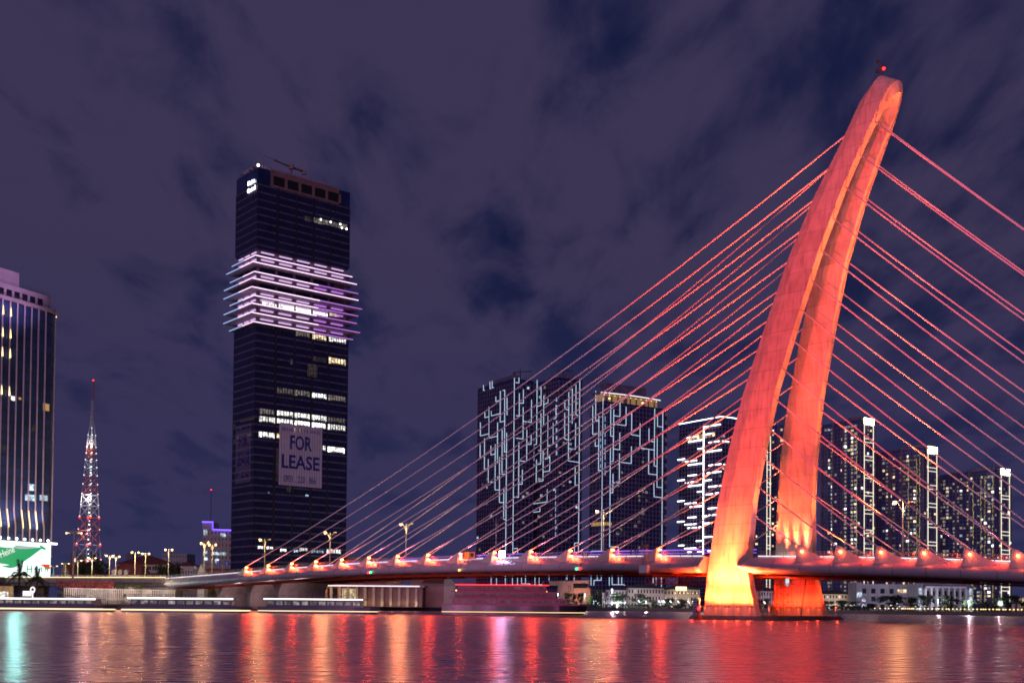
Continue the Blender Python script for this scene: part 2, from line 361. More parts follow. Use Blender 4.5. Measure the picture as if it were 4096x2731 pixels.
def gp(x, dY=0):                                    # a ground point behind the waterline in the direction of x
    Y = shoreY(x) + dY; return Vector(((x - CX) / FPX * Y, Y, GZ))
# ------------------------------------------------------------------ the cable-stayed bridge
s2 = math.sqrt(.5)
UV = Vector((-s2, s2, 0)); VV = Vector((s2, s2, 0))
A0 = P(2900, 2230, 237); OB = A0 + VV * 13.8; OB.z = 0
def B(t, w_, z): return OB + UV * t + VV * w_ + Vector((0, 0, z))
def tz(x, y, w_):
    d = ray(x, y); k = (w_ - (EYE - OB).dot(VV)) / d.dot(VV); q = EYE + d * k - OB
    return q.dot(UV), q.z
ZDT = [-135, -100, -61, -43, -23, 0, 20, 42, 67, 96, 121, 147, 172, 200, 240]
ZDZ = [6.2, 8.3, 10.8, 11.8, 12.6, 13.25, 13.75, 14.15, 14.4, 14.45, 14.3, 13.7, 13.0, 12.1, 11.0]
def zd(t):                                          # smooth deck profile
    return sum(interp(t + k, ZDT, ZDZ) for k in (-14, -7, 0, 7, 14)) / 5
bridge = empty('cable_stayed_bridge', B(0, 0, 0), 'cable stayed road bridge over the river with one leaning red lit pylon', 'bridge')
PZ = [.6, 6.9, 10.1, 14, 24.8, 36.5, 48, 63.3, 75.8, 87.9, 97.85]
PW = [14.3, 14.2, 14.1, 13.7, 12.6, 11.1, 9.75, 7.85, 6.35, 5.25, 4.35]
PR = [-8.04, -6.41, -5.75, -5.6, -5.94, -7.45, -9.5, -13.6, -17.3, -22.0, -26.75]
PWD = [13.7, 11.4, 10.5, 9.9, 9.2, 8.9, 8.4, 7.9, 7.5, 6.75, 5.9]
PWC = [9.6, 8.4, 7.3, 6.8, 5.95, 5.75, 5.55, 5.3, 5.05, 4.2, 3.7]
def pyl(z):
    return tuple(interp(z, PZ, T) for T in (PW, PR, PWD, PWC))
def sec(wo, zo, wi, zi, tr, wd, wc, sg, lift):
    wl = wo - (1.3 if wo > 2 else 1.3 * wo / 2.0)
    f_ = min(1, wo / 2.2)
    return [B(tr, sg * wo, zo), B(tr + wc, sg * wo, zo + lift), B(tr + wd, sg * (wo - .75 * f_), zo + lift * .2), B(tr + wd, sg * (wo - 1.15 * f_), zo + lift * .1 - (zo - zi) * .5), B(tr + wc * .96, sg * wi, zi + lift * .2), B(tr, sg * wi, zi)]
rings = []
legz = [.6, 3, 6.9, 10.1, 12, 14, 17, 20, 24.8, 30, 36.5, 42, 48, 55, 63.3, 70, 75.8, 82, 87.9, 93, 97.85]
for z in legz:
    wo, tr, wd, wc = pyl(z); rings.append(sec(wo, z, wo - 1.9, z, tr, wd, wc, -1, 0))
arch = [(4.1, 100.2, 2.35, 99.9, -27.95, .3), (3.85, 102.2, 2.2, 101.6, -28.9, .6), (3.55, 104, 1.95, 103.1, -29.75, .9), (3.1, 105.6, 1.6, 104.3, -30.45, 1.3), (2.4, 106.9, 1.1, 105.2, -31.1, 1.7), (1.4, 107.8, .55, 105.7, -31.55, 2.0), (.5, 108.15, .18, 105.85, -31.75, 2.15)]
def dense(L_, n=3):
    out = []
    for i in range(len(L_) - 1):
        p0, p1, p2, p3 = L_[max(i - 1, 0)], L_[i], L_[i + 1], L_[min(i + 2, len(L_) - 1)]
        for j in range(n):
            q = j / n; out.append(tuple(.5 * (2 * b_ + (c_ - a_) * q + (2 * a_ - 5 * b_ + 4 * c_ - d_) * q * q + (3 * b_ - a_ - 3 * c_ + d_) * q ** 3) for a_, b_, c_, d_ in zip(p0, p1, p2, p3)))
    return out + [L_[-1]]
arch = dense(arch)
for wo, zo, wi, zi, tr, lf in arch: rings.append(sec(wo, zo, wi, zi, tr, 5.85, 3.7, -1, lf))
for wo, zo, wi, zi, tr, lf in arch[::-1]: rings.append(sec(wo, zo, wi, zi, tr, 5.85, 3.7, 1, lf))
for z in legz[::-1]:
    wo, tr, wd, wc = pyl(z); rings.append(sec(wo, z, wo - 1.9, z, tr, wd, wc, 1, 0))
mb = MB(); mb.loft(rings); mb.build('pylon', 'pylon', bridge)
mb = MB(); mb.bx(B(0, 0, 0), UV, VV, -10.6, 7.2, -16, 15.6, -1.5, .9)
for sg in (-1, 1): mb.bx(B(0, 0, 0), UV, VV, -10.8, 7.4, sg * 15.8 - .3, sg * 15.8 + .3, -1.5, .55)
mb.build('pile_cap', 'conc', bridge)
# warning mast on the pylon crown
tp = B(-28, -.4, 110.2)
mb = MB(); mb.tube([tp, tp + Vector((0, 0, 2.6))], .12); mb.tube([tp + Vector((-.9, 0, 1.1)), tp + Vector((.9, 0, 2.3))], .1); mb.tube([tp + Vector((.7, 0, .9)), tp + Vector((-.7, 0, 2.9))], .1)
mb.box(tp + Vector((-.8, 0, 1)), .35, .2, .3); mb.box(tp + Vector((-.7, 0, 3)), .3, .2, .25)
for k in range(5): mb.tube([B(-29 - k * .5, .3 + k * .25, 109.2 - k * .25), B(-29 - k * .5, .3 + k * .25, 110.4 - k * .28)], .06, 4)
cm = mb.build('crown_mast', 'dark', bridge)
mb = MB(); mb.ball(tp + Vector((.3, -.3, 1.4)), .32); mb.build('beacon', 'e_red', cm)
# deck
def strip_rings(fn, t0, t1, step=4.0):
    n = max(1, int(round((t1 - t0) / step))); return [fn(t0 + (t1 - t0) * k / n) for k in range(n + 1)]
mb = MB()
mb.loft(strip_rings(lambda t: [B(t, -11.6, zd(t) - .05), B(t, 11.6, zd(t) - .05), B(t, 11.6, zd(t) - 1.5), B(t, 7, zd(t) - 3.3), B(t, -7, zd(t) - 3.3), B(t, -11.6, zd(t) - 1.5)], -135, 240))
mb.build('deck', 'deck', bridge)
def gsec(t, sg, k=1.0, dz=0):                       # half-round edge girder
    pr = [(11.7, -.02), (13.7, -.02), (14.3, -.45), (15.15, -1.25), (15.55, -1.65), (15.75, -2.15), (15.7, -2.65), (15.4, -3.1), (14.8, -3.4), (13.6, -3.5), (11.7, -3.3)]
    c = (14.2, -1.9)
    return [B(t, sg * (c[0] + (a - c[0]) * k), zd(t) + c[1] + (h_ - c[1]) * k + dz) for a, h_ in pr]
def girder(t0, t1, sg, taper0=0, taper1=0):
    ts = [t0 + (t1 - t0) * k / max(1, round(abs(t1 - t0) / 3.2)) for k in range(max(1, round(abs(t1 - t0) / 3.2)) + 1)]
    R_ = []
    if taper0: R_ += [gsec(t0 - taper0, sg, .05), gsec(t0 - taper0 * .6, sg, .5), gsec(t0 - taper0 * .25, sg, .85)]
    R_ += [gsec(t, sg) for t in ts]
    if taper1: R_ += [gsec(t1 + taper1 * .25, sg, .85), gsec(t1 + taper1 * .6, sg, .5), gsec(t1 + taper1, sg, .05)]
    mb = MB(); mb.loft(R_); o = mb.build('edge_girder', 'girder', bridge, smooth=True)
    try:
        for e in o.data.edges: pass
        o.data.set_sharp_from_angle(angle=R(32))
    except Exception: pass
    return o
for sg in (-1, 1):
    girder(5.2, 233, sg, 0, 6); girder(-135, -7.6, sg, 0, 4.6 if sg < 0 else 0)
# panel seams round the girder
mb = MB()
for t in [x * 6.4 - 134 for x in range(58)]:
    if -9 < t < 6.5: continue
    for a_, b_ in zip(gsec(t, -1, 1.012)[2:9], gsec(t, -1, 1.012)[3:10]):
        mb.tube([a_, b_], .035, 4, False)
mb.build('panel_seam_pattern', 'dark', bridge)
# under-deck service pipes and cross beams
mb = MB()
for w_ in (-9.5, 9.5): mb.tube([B(t, w_, zd(t) - 4.0) for t in range(-130, 236, 12)], .22)
for t in range(-130, 236, 8): mb.bx(B(t, 0, 0), UV, VV, -.2, .2, -13.4, 13.4, zd(t) - 3.75, zd(t) - 3.2)
mb.build('under_deck_frame', 'steelred', bridge)
# parapet rails along both edges, strip light along the near one
for sg in (-1, 1):
    for t0, t1 in ((-134, -7.8), (5.4, 239)):
        mb = MB(); n = int((t1 - t0) / 3)
        for h_ in (.45, .8, 1.15): mb.tube([B(t0 + (t1 - t0) * k / n, sg * 13.55, zd(t0 + (t1 - t0) * k / n) + h_) for k in range(n + 1)], .045 if h_ < 1 else .07, 4)
        for k in range(n * 4 + 1):
            t = t0 + (t1 - t0) * k / (n * 4); mb.bx(B(t, sg * 13.55, 0), UV, VV, -.03, .03, -.03, .03, zd(t), zd(t) + 1.15)
        mb.build('railing', 'rail', bridge)
for t0, t1 in ((-134, -7.9), (5.4, 239)):
    mb = MB(); n = int((t1 - t0) / 3)
    for k in range(n):
        a_, c_ = t0 + (t1 - t0) * k / n + .12, t0 + (t1 - t0) * (k + 1) / n - .12
        mb.tube([B(a_, -13.75, zd(a_) + .12), B(c_, -13.75, zd(c_) + .12)], .085, 4)
    mb.build('light_strip', 'e_strip', bridge)
mb = MB(); mb.tube([B(t, 10.5, zd(t) + 2.5) for t in range(8, 200, 6)], .09, 4); mb.tube([B(t, 10.5, zd(t) + 1.75) for t in range(8, 200, 6)], .06, 4)  # passing vehicle's light trail, built as two glowing tubes
o = mb.build('light_strip', 'e_trail', bridge); o['label'] = 'thin violet vehicle light trail above the far parapet'
# ---- anchor fins, their spotlights, stay cables
TL = [17.7, 31.0, 43.9, 56.8, 69.6, 82.4, 95.2, 108.0, 120.8, 133.6, 146.5, 159.2, 172.2, 185.0]
TRT = [-17.84 - 8.33 * k for k in range(14)]
AZ = [21.5 + 6.045 * k for k in range(14)]
RED = (1, .09, .03); PINK = (1, .2, .26)
def fin(t, dr, L, H):
    """anchor cover: tall blunt end towards the pylon, tail swept away from it"""
    z = zd(t); mb = MB(); R_ = []
    for f_, h_ in ((0, 1), (.12, .88), (.28, .66), (.45, .46), (.65, .26), (.85, .1), (1, .015)):
        tt = t + dr * L * f_ + (dr * -.35 if f_ == 0 else 0); zz = zd(tt); wd = .75 * (1 - f_ * .85); tw = .22 * (1 - f_ * .6)
        R_.append([B(tt, -14.3 - wd - .15, zz - 1.1), B(tt, -14.2 - tw, zz - .6 + H * h_), B(tt, -14.2 + tw, zz - .6 + H * h_), B(tt, -14.2 + wd, zz - .35)])
    mb.loft(R_); return mb.build('anchor_fin', 'fin', bridge)
def cable(t, tip, sg, dr, k):
    z = AZ[k]; wo, tr, wd, wc = pyl(z)
    a_ = B(tr + (wd - .6 if dr > 0 else -.15) , sg * (wo - (1.55 if dr > 0 else .95)), z)
    mb = MB(); n = 10; L = (a_ - tip).length
    pts = [tip.lerp(a_, i / n) - Vector((0, 0, .0009 * L * L / 100 * 4 * (i / n) * (1 - i / n) * 10)) for i in range(n + 1)]
    mb.tube(pts, .14, 10); mb.build('stay_cable', 'cable', bridge, smooth=True)
    return a_
for k in range(14):
    # river side, towards the city
    t = TL[k]; f = fin(t, 1, 5.4, 2.5); tip = B(t - .2, -14.2, zd(t) + 1.75)
    a_ = cable(t, tip, -1, 1, k)
    for zz, ww in ((1.45, -14.35), (.2, -14.25)):
        c = B(t - 1.0, ww, zd(t) + zz); mb = MB(); mb.tube([c, c + VV * .3], .16, 6); mb.ball(c - VV * .3, .21)
        mb.build('spotlight', 'e_spot', f)
    spot(B(t - 1.5, -15.1, zd(t) + 1.9), a_, .5e4, PINK, 50, .9)
    spot(B(t - 1.3, -14.0, zd(t) + 1.3), B(t - 5, -14.8, zd(t) - 1.2), 1700, (1, .05, .015), 130, .8); spot(B(t - 1.0, -15.0, zd(t) + .9), B(t - 1.0, -25, zd(t) - 1.5), 350, (1, .1, .02), 140, .3)
    spot(B(t - 1.2, -15.2, zd(t) + 1.3), B(t + 1.2, -14.6, zd(t) + .4), 60, RED, 90, .8)
    tip2 = B(t, 14.2, zd(t) + 1.0); a2 = cable(t, tip2, 1, 1, k)
    spot(B(t - 1.5, 13.1, zd(t) + 1.5), a2, .7e4, (1, .17, .1), 46, .9)
for k in range(14):
    t = TRT[k]; f = fin(t, -1, 6.6, 3.0); tip = B(t + .2, -14.2, zd(t) + 2.2)
    a_ = cable(t, tip, -1, -1, k)
    c = B(t - .9, -15.0, zd(t) + 1.05); mb = MB(); mb.ball(c, .19); mb.tube([c, c + VV * .6], .1, 6); mb.build('spotlight', 'e_spot', f)
    spot(B(t + 1.6, -15.0, zd(t) + 2.0), a_, .5e4, PINK, 50, .9)
    spot(B(t - .7, -16.3, zd(t) + 1.9), B(t - 2.6, -14.8, zd(t) - 1.0), 200, RED, 100, .9); spot(B(t + 1.3, -14.0, zd(t) + 1.3), B(t + 4, -14.8, zd(t) - 1.2), 2200, (1, .05, .015), 130, .8)
    tip2 = B(t, 14.2, zd(t) + 1.0); a2 = cable(t, tip2, 1, -1, k)
    spot(B(t + 1.5, 13.1, zd(t) + 1.5), a2, .5e4, (1, .13, .1), 46, .9)
# far-side sockets
mb = MB()
for t in TL + TRT: mb.bx(B(t, 14.2, 0), UV, VV, -.8, .8, -.4, .4, zd(t) - .5, zd(t) + .95)
each(mb, 'cable_socket', 'fin', bridge)
# ---- floodlights
def flood(p, toward, label):
    r = empty('floodlight', p, label, 'floodlight', 'floodlights round the pylon foot'); d = Vector((toward[0], toward[1], 0)).normalized(); e = Vector((-d.y, d.x, 0))
    mb = MB(); mb.tube([p, p + Vector((0, 0, 1.75))], .06, 5); mb.build('pole', 'lampgrey', r)
    mb = MB(); mb.bx((p.x, p.y), (e.x, e.y), (d.x, d.y), -.55, .55, -.22, .22, p.z + 1.7, p.z + 1.98); mb.build('lamp_head', 'dark', r)
    mb = MB(); mb.bx((p.x, p.y), (e.x, e.y), (d.x, d.y), -.48, .48, .221, .26, p.z + 1.74, p.z + 1.95); mb.build('lens', 'e_lens', r)
    point(p + Vector((0, 0, 1.55)) - d * .5, 170, RED, .2)
ZP = .9
near_lab = 'small T shaped floodlight on the pile cap before the near pylon leg'
far_lab = 'small T shaped floodlight on the pile cap before the far pylon leg'
AMB = (1, .085, .014)
for k in range(5):
    t = 3.6 - k * 2.75; p = B(t, -15.75, ZP); flood(p, VV, near_lab)
    spot(p + Vector((0, 0, 2.1)) - VV * .8, B(t * .9, -14.1, 10.5), 16000, AMB, 150, .9); spot(p + Vector((0, 0, 2.1)) - VV * 1.6, B(t * .6, -12.8, 21), 150000, (1, .085, .02), 56, .9)
for k in range(2):
    p = B(6.8, -15.2 + k * 1.6, ZP); flood(p, -UV, near_lab)
    spot(p + Vector((0, 0, 2.1)) + UV * .8, B(5.3, -13.6, 8), 12000, AMB, 110, .9)
p = B(-10.3, -13.2, ZP); flood(p, UV, near_lab); spot(p + Vector((0, 0, 1)) - UV * .3, B(-6.5, -13.2, 9), 900, AMB, 90, .9)
for k in range(6):
    t = 4.6 - k * 2.5; p = B(t, 10.4, ZP); flood(p, VV, far_lab)
    spot(p + Vector((0, 0, 1.9)), B(t * .9, 12.3, 5.4), 14000, (1, .02, .004), 130, .9); spot(p + Vector((0, 0, 1.9)), B(t * .95, 12.4, 4.6), 2600, (1, .3, .04), 62, .9)
p = B(-10.3, 13.4, ZP); flood(p, UV, far_lab); spot(p + Vector((0, 0, 1.9)) - UV * .3, B(-6.3, 13.3, 9), 12000, AMB, 100, .9)
# deck floods washing the inner face of the far leg
for k in range(4):
    t = 3.4 - k * 2.55; p = B(t, 10.9, zd(t) + .1)
    mb = MB(); mb.bx(p, UV, VV, -.6, .6, -.3, .3, p.z, p.z + .5); mb.bx(p, UV, VV, -.5, .5, -.25, .25, p.z + .505, p.z + .56)
    mb.build('wash_light', 'e_bar', bridge)
    spot(p + Vector((0, 0, .8)), B(t - .3, 11.0, 30), 90000, (1, .15, .035), 19, .7, .06)
    spot(p + Vector((0, 0, .8)), B(t - 2, 11, 42), 52000, (1, .07, .03), 36, 1); spot(B(2 - k * 3, -8, zd(0) + 1), B(-8 - k * 2, 9, 58), 52000, (1, .07, .03), 34, 1)
for k in range(2): spot(B(1 - k * 4, -9.7, zd(0) + .9), B(-3, -11.5, 45), 16000, RED, 40, 1)
# floods on the deck edge aimed up the narrow overhanging faces
for sg in (-1, 1):
    spot(B(-13.5, sg * 12.2, zd(-13) + .6), B(-6.2, sg * 12.4, 30), 60000, (1, .16, .03), 40, .9)
    spot(B(-22, 9.5 if sg < 0 else 10.5, zd(-22) + .6), B(-12, sg * 8.5, 58), 260000, (1, .16, .035), 36, .9)
    spot(B(-34, 5 if sg < 0 else 8, zd(-34) + .6), B(-23, sg * 5, 92), 620000, (1, .15, .035), 32, .9)
# unseen spots added out of view: pylon river face, then left and right cables
spot((-47, 30, 9), B(-14, -8, 66), 2.8e6, (1, .038, .032), 27, .7, 1.0)
spot((-60, -12, 9), B(98, 0, 58), 1.15e6, (1, .4, .62), 24, .5, 1.0)
spot((40, -12, 9), B(-88, 0, 66), 7e5, (1, .36, .52), 34, .5, 1.0)
# ------------------------------------------------------------------ buildings
class Face:
    """a vertical wall: origin p (x, y), direction e along it, n outward"""
    def __init__(s, p, e, L): s.p = Vector((p[0], p[1], 0)); s.e = Vector((e[0], e[1], 0)); s.n = Vector((s.e.y, -s.e.x, 0)); s.L = L
    def hit(s, x, y):
        d = ray(x, y); k = (s.p - EYE).dot(s.n) / d.dot(s.n); q = EYE + d * k; return (q - s.p).dot(s.e), q.z
    def at(s, a, z, o=0): return s.p + s.e * a + s.n * o + Vector((0, 0, z))
    def slab(s, mb, a0, a1, z0, z1, o0, o1):
        mb.hexa([s.at(a, z, o) for z in (z0, z1) for a, o in ((a0, o0), (a1, o0), (a1, o1), (a0, o1))])
    def line(s, mb, pts, r, o=.35):
        q = [s.hit(*p) for p in pts]
        for a, b in zip(q, q[1:]):
            lo, hi = sorted((a[0], b[0])); l2, h2 = sorted((a[1], b[1]))
            if hi - lo > h2 - l2 and False: pass
            mb.tube([s.at(a[0], a[1], o), s.at(b[0], b[1], o)], r, 4)
def corner(xl, xc, xr, yc, Yc, al, z0=None):
    """box building seen corner-on: left face, right face, top z"""
    c, s_ = math.cos(R(al)), math.sin(R(al)); d = ray(xc, yc); Cx = d.x * Yc; k = ray(xr, yc).x
    Lr = (k * Yc - Cx) / (c - k * s_); k = ray(xl, yc).x; Ll = (k * Yc - Cx) / (-s_ - k * c)
    rf = Face((Cx, Yc), (c, s_), Lr)
    lp = Vector((Cx - s_ * Ll, Yc + c * Ll)); lf = Face(lp, (s_, -c), Ll)
    return lf, rf, CAMZ + d.z * Yc
def body(mb, lf, rf, z0, z1, ex=0):
    a = rf.at(-ex, 0, 0) ; o = rf.p; el = -lf.e; er = rf.e
    mb.hexa([o - er * ex - el * ex + er * 0 + Vector((0, 0, z)) + q for z in (z0, z1) for q in (Vector(), er * (rf.L + 2 * ex), er * (rf.L + 2 * ex) + el * (lf.L + 2 * ex), el * (lf.L + 2 * ex))])
def grid(mb, f, z0, z1, dz, dx, slab_h=.7, mull=.18, o=.15, slabs=True, a0=0, a1=None):
    a1 = f.L if a1 is None else a1
    n = int((z1 - z0) / dz)
    if slabs:
        for k in range(n + 1): f.slab(mb, a0, a1, z0 + k * dz, z0 + k * dz + slab_h, 0, o)
    if dx:
        m_ = int((a1 - a0) / dx)
        for k in range(m_ + 1):
            a = a0 + (a1 - a0) * k / m_; f.slab(mb, a - mull / 2, a + mull / 2, z0, z1, 0, o * 1.6)
def window(root, f, a0, a1, z0, z1, mt, o=.12, name='lit_window'):
    mb = MB(); f.slab(mb, a0, a1, z0, z1, o - .1, o); return mb.build(name, mt, root)
WIN = {}
def scatter(root, faces, n, wdt=(1.3, 2.7), seed=1, first=95, mts=('w1', 'w2', 'w2', 'w3', 'w3', 'w4'), dz=3.2, zr=(8, 1e9), h=2.0):
    """lit flat windows: the first as parts, what is left over as one mesh"""
    r_ = random.Random(seed); cells = []
    for f, z1, prob, a0, a1 in faces:
        nx = int((a1 - a0) / 3.1); nz = int((z1 - 8) / dz); cols = [r_.random() ** 1.6 for _ in range(nx)]
        for i in range(nx):
            for j in range(nz):
                z = 6 + j * dz + .9
                if not zr[0] < z < zr[1]: continue
                if r_.random() < prob * cols[i] * 2.2: cells.append((f, a0 + (i + .5) * (a1 - a0) / nx, z))
    r_.shuffle(cells); cells = cells[:n]; rest = {}
    for q, (f, a, z) in enumerate(cells):
        mt = r_.choice(mts); wd = r_.uniform(*wdt) / 2; ht = h * r_.uniform(.7, 1)
        if q < first:
            mb = MB(); f.slab(mb, a - wd, a + wd, z, z + ht, .1, .3); mb.build('lit_window', mt, root)
        else:
            mb = rest.setdefault(mt, MB()); f.slab(mb, a - wd, a + wd, z, z + ht, .1, .3)
    if rest:
        big = MB()
        for mt, mb in rest.items():
            o = len(big.V); big.V += mb.V; big.F += [[i + o for i in f_] for f_ in mb.F]
        tag(big.build('lit_windows', 'w3', root), kind='stuff')
def crane(root, p, L, h, rz, mt='dark'):
    mb = MB(); p = Vector(p); d = Vector((math.cos(rz), math.sin(rz), 0))
    mb.tube([p, p + Vector((0, 0, h))], .35, 4); t = p + Vector((0, 0, h)); mb.tube([t - d * L * .35, t + d * L * .6 + Vector((0, 0, 1.5))], .3, 4)
    mb.tube([t, t + Vector((0, 0, h * .5))], .2, 4); mb.box(t - d * L * .3 - Vector((0, 0, .6)), 1, .6, .8)
    return mb.build('roof_crane', mt, root)
# ---------------------------------------------------------------- the tall office tower
lf, rf, zt = corner(935, 1020, 1391, 1500, 620, 40); zt = zat(1028, 668, 620)
ot = empty('office_tower', (rf.p.x, rf.p.y, GZ), 'tallest dark glass office tower with lit stacked ledges at mid height and lease banners', 'office tower')
def zc(y): return zat(1024, y, 620)
zu, zm = zc(992), zc(1290); FH = 4.19
mb = MB(); body(mb, lf, rf, GZ, zm); mb.build('lower_block', 'glass', ot)
mb = MB(); body(mb, lf, rf, zu, zt); mb.build('upper_block', 'glass', ot)
mb = MB(); body(mb, lf, rf, zm, zu, -1.6); mb.build('middle_core', 'bronze', ot)
for z0, z1 in ((GZ + 14, zm - 1), (zu + 1, zt - 9)):
    sp_ = MB(); mu = MB()
    for f in (lf, rf):
        n = int((z1 - z0) / FH)
        for k in range(n + 1):
            z = z1 - k * FH; f.slab(sp_, .3, f.L - .3, z - .85, z, .02, .1 if f is rf else .06); f.slab(mu, .3, f.L, z, z + .28, .02, .2)
        m_ = int(f.L / 1.62)
        for k in range(m_ + 1):
            a = f.L * k / m_; f.slab(mu, a - .11, a + .11, z0 - 12 if z0 < zm else z0, z1, .03, .28 if f is rf else .2)
        for a in ([f.L * q for q in (.21, .41, .6, .78)] if f is rf else []): f.slab(mu, a - .55, a + .55, z0, z1, .03, .14)
    sp_.build('spandrel_bands', 'spandrel', ot); mu.build('mullion_grid', 'mullion', ot)
# roof crown
mb = MB(); f = rf; a0 = f.hit(1082, 690)[0]; a1 = f.hit(1356, 770)[0]
f.slab(mb, a0, a1, zt - 2.6, zt + .5, .0, .35); f.slab(mb, a0, a1, zt - 9.0, zt - 7.7, 0, .35)
for q in range(6): a = a0 + (a1 - a0) * (q + .02) / 5.05; f.slab(mb, a, a + 1.6, zt - 7.7, zt - 2.6, 0, .34)
mb.build('roof_loggia', 'bronze', ot)
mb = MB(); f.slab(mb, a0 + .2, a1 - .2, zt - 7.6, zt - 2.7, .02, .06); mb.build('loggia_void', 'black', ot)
mb = MB(); body(mb, Face(lf.p, lf.e, lf.L - 9), Face(rf.at(1.5, 0, -4), rf.e, rf.L - 12), zt, zt + 3.4); mb.build('parapet_screen', 'pinkwall', ot)
# construction crane lying level on the roof
p0 = f.at(f.hit(1192, 730)[0], zt + 2.5, -8); ez = Vector((0, 0, 1)); mb = MB()
mb.tube([p0 - ez * 2, p0 + ez * 5], .6, 4); mb.box(p0 + ez * 6.4, 1.3, 1.1, 1.3)
mb.tube([p0 + ez * 5.6 + f.e * 9, p0 + ez * 6], .75, 4); mb.tube([p0 + ez * 6, p0 + ez * 7.4 - f.e * 11], .6, 4); mb.tube([p0 + ez * 7.4 - f.e * 11, p0 + ez * 8.4 - f.e * 17.5], .16, 4)
mb.box(p0 + ez * 4.9 + f.e * 8, 1.3, .8, 1.0); mb.tube([p0 + ez * 8.4 - f.e * 17.5, p0 + ez * 1 - f.e * 17.5], .06, 4)
mb.build('roof_crane', 'bronze', ot)
mb = MB()
for k in range(11):
    q = lf.at(lf.L * (.03 + .09 * k), zt, -.6); hh = rnd.uniform(.8, 2.4)
    mb.tube([q, q + ez * hh], .12, 4); mb.ball(q + ez * hh, rnd.uniform(.3, .7), 5, 3)
each(mb, 'roof_plant', 'leafb', ot)
mb = MB(); mb.ball(rf.at(.4, zt + 1.2, -.5), .75); mb.build('roof_lamp', 'e_bar', ot)
# roof sign
for body_, x0, y0, x1, y1, hh in (('Marina', 994, 750, 1022, 724, 2.3), ('Central', 993, 781, 1024, 752, 2.4)):
    a, z = lf.hit(x0, y0); a1_, z1_ = lf.hit(x1, y1)
    text(body_, lf.at((a + a1_) / 2, (z + z1_) / 2, .5), lf.e, ez, hh, 'e_sign', ot, 'roof_sign', width=abs(a1_ - a), bold=.012)
# stacked ledges: corner y in the photo, overhang, extra reach past the right end
LED = [(1022, 1.6, 1.6), (1046, 4.2, 3.6), (1086, 2.4, 6.4), (1110, 5.2, 4.4), (1144, 5.4, 7.6), (1181, 2.4, 6.6), (1209, 5.2, 3.2), (1245, 5.4, 6.0), (1285, 2.4, 2.2)]
el, er = -lf.e, rf.e; O3 = Vector((rf.p.x, rf.p.y, 0))
for i, (y, ov, xr_) in enumerate(LED):
    z = zc(y) - ov * .55
    q = [O3 - er * ov - el * ov, O3 + er * (rf.L + xr_ * .75) - el * ov, O3 + er * (rf.L + xr_ * .75) + el * (lf.L + ov), O3 - er * ov + el * (lf.L + ov * .5)]
    t = .9 if ov > 4 else .7
    mb = MB(); mb.hexa([p + ez * zz for zz in (z, z + t) for p in q]); led = mb.build('ledge', 'pinkwall', ot)
    n_ = rf.n; m_ = lf.n; zz = z + t * .5; half = q[0].lerp(q[1], .6)
    mb = MB(); mb.tube([q[0] + n_ * .22 + ez * zz, half + n_ * .22 + ez * zz], .24, 4); mb.build('light_strip', 'e_pinkw', led)
    mb = MB(); mb.tube([half + n_ * .22 + ez * zz, q[1] + n_ * .22 + ez * zz], .2, 4); mb.build('light_strip', 'e_pinkw' if i in (0, 1, 3) else 'e_purple', led)
    mb = MB(); mb.tube([q[0] + m_ * .22 + ez * zz, q[0].lerp(q[3], .45) + m_ * .22 + ez * zz], .22, 4); mb.build('light_strip', 'e_pinkw', led)
    mb = MB(); mb.tube([q[0].lerp(q[3], .45) + m_ * .22 + ez * zz, q[3] + m_ * .22 + ez * zz], .2, 4); mb.build('light_strip', 'e_icew', led)
# recessed storeys between ledges: columns, dark panes, rows of ceiling lamps
zl = [zu] + [zc(y) - ov * .55 + .9 for y, ov, _ in LED]
f = Face(rf.at(1.6, 0, -1.6), rf.e, rf.L - 3.2); g = Face(lf.at(1.6, 0, -1.6), lf.e, lf.L - 3.2)
pan = MB(); gl = MB()
for i, (a, b) in enumerate(zip(zl, zl[1:])):
    h_ = a - b - 1; mb = MB()
    for q in range(6): mb = MB(); f.slab(mb, f.L * q / 5 - .8, f.L * q / 5 + .8, b, a - .9, 0, .5); mb.build('storey_column', 'pinkwall', ot)
    for q in range(3): mb = MB(); g.slab(mb, g.L * q / 3 - .8, g.L * q / 3 + .8, b, a - .9, 0, .5); mb.build('storey_column', 'pinkwall', ot)
    mb = MB()
    if i in (2, 4):
        f.slab(gl, 1, f.L * .86, b + .2, a - 1, .1, .3); g.slab(gl, 1, g.L - 1, b + .2, a - 1, .1, .3)
        for q in range(28): f.slab(mb, f.L * .86 * q / 28 + .9, f.L * .86 * q / 28 + 1.1, b + .2, a - 1, .3, .42)
    if mb.V: mb.build('glazing_bars', 'mullion', ot)
    if i not in (2, 4): f.slab(gl, .9, f.L - .9, b + .1, b + h_ * .6, .05, .12); g.slab(gl, .9, g.L - .9, b + .1, b + h_ * .6, .05, .12)
gl.build('recessed_glazing', 'glass', ot)
n_l = 0
for i, (a, b) in enumerate(zip(zl, zl[1:])):
    if i in (2, 4): continue
    for q in range(5):
        for F_, cnt in ((f, 5), (g, 3)):
            if q >= cnt: continue
            mb = MB(); L_ = F_.L / cnt
            F_.slab(mb, L_ * q + L_ * .15, L_ * q + L_ * .85, a - 1.75, a - 1.25, .25, 1.0)
            mb.build('ceiling_lamp', 'e_ceilp' if q < 3 or i in (0, 1) else 'e_purple', ot); n_l += 1
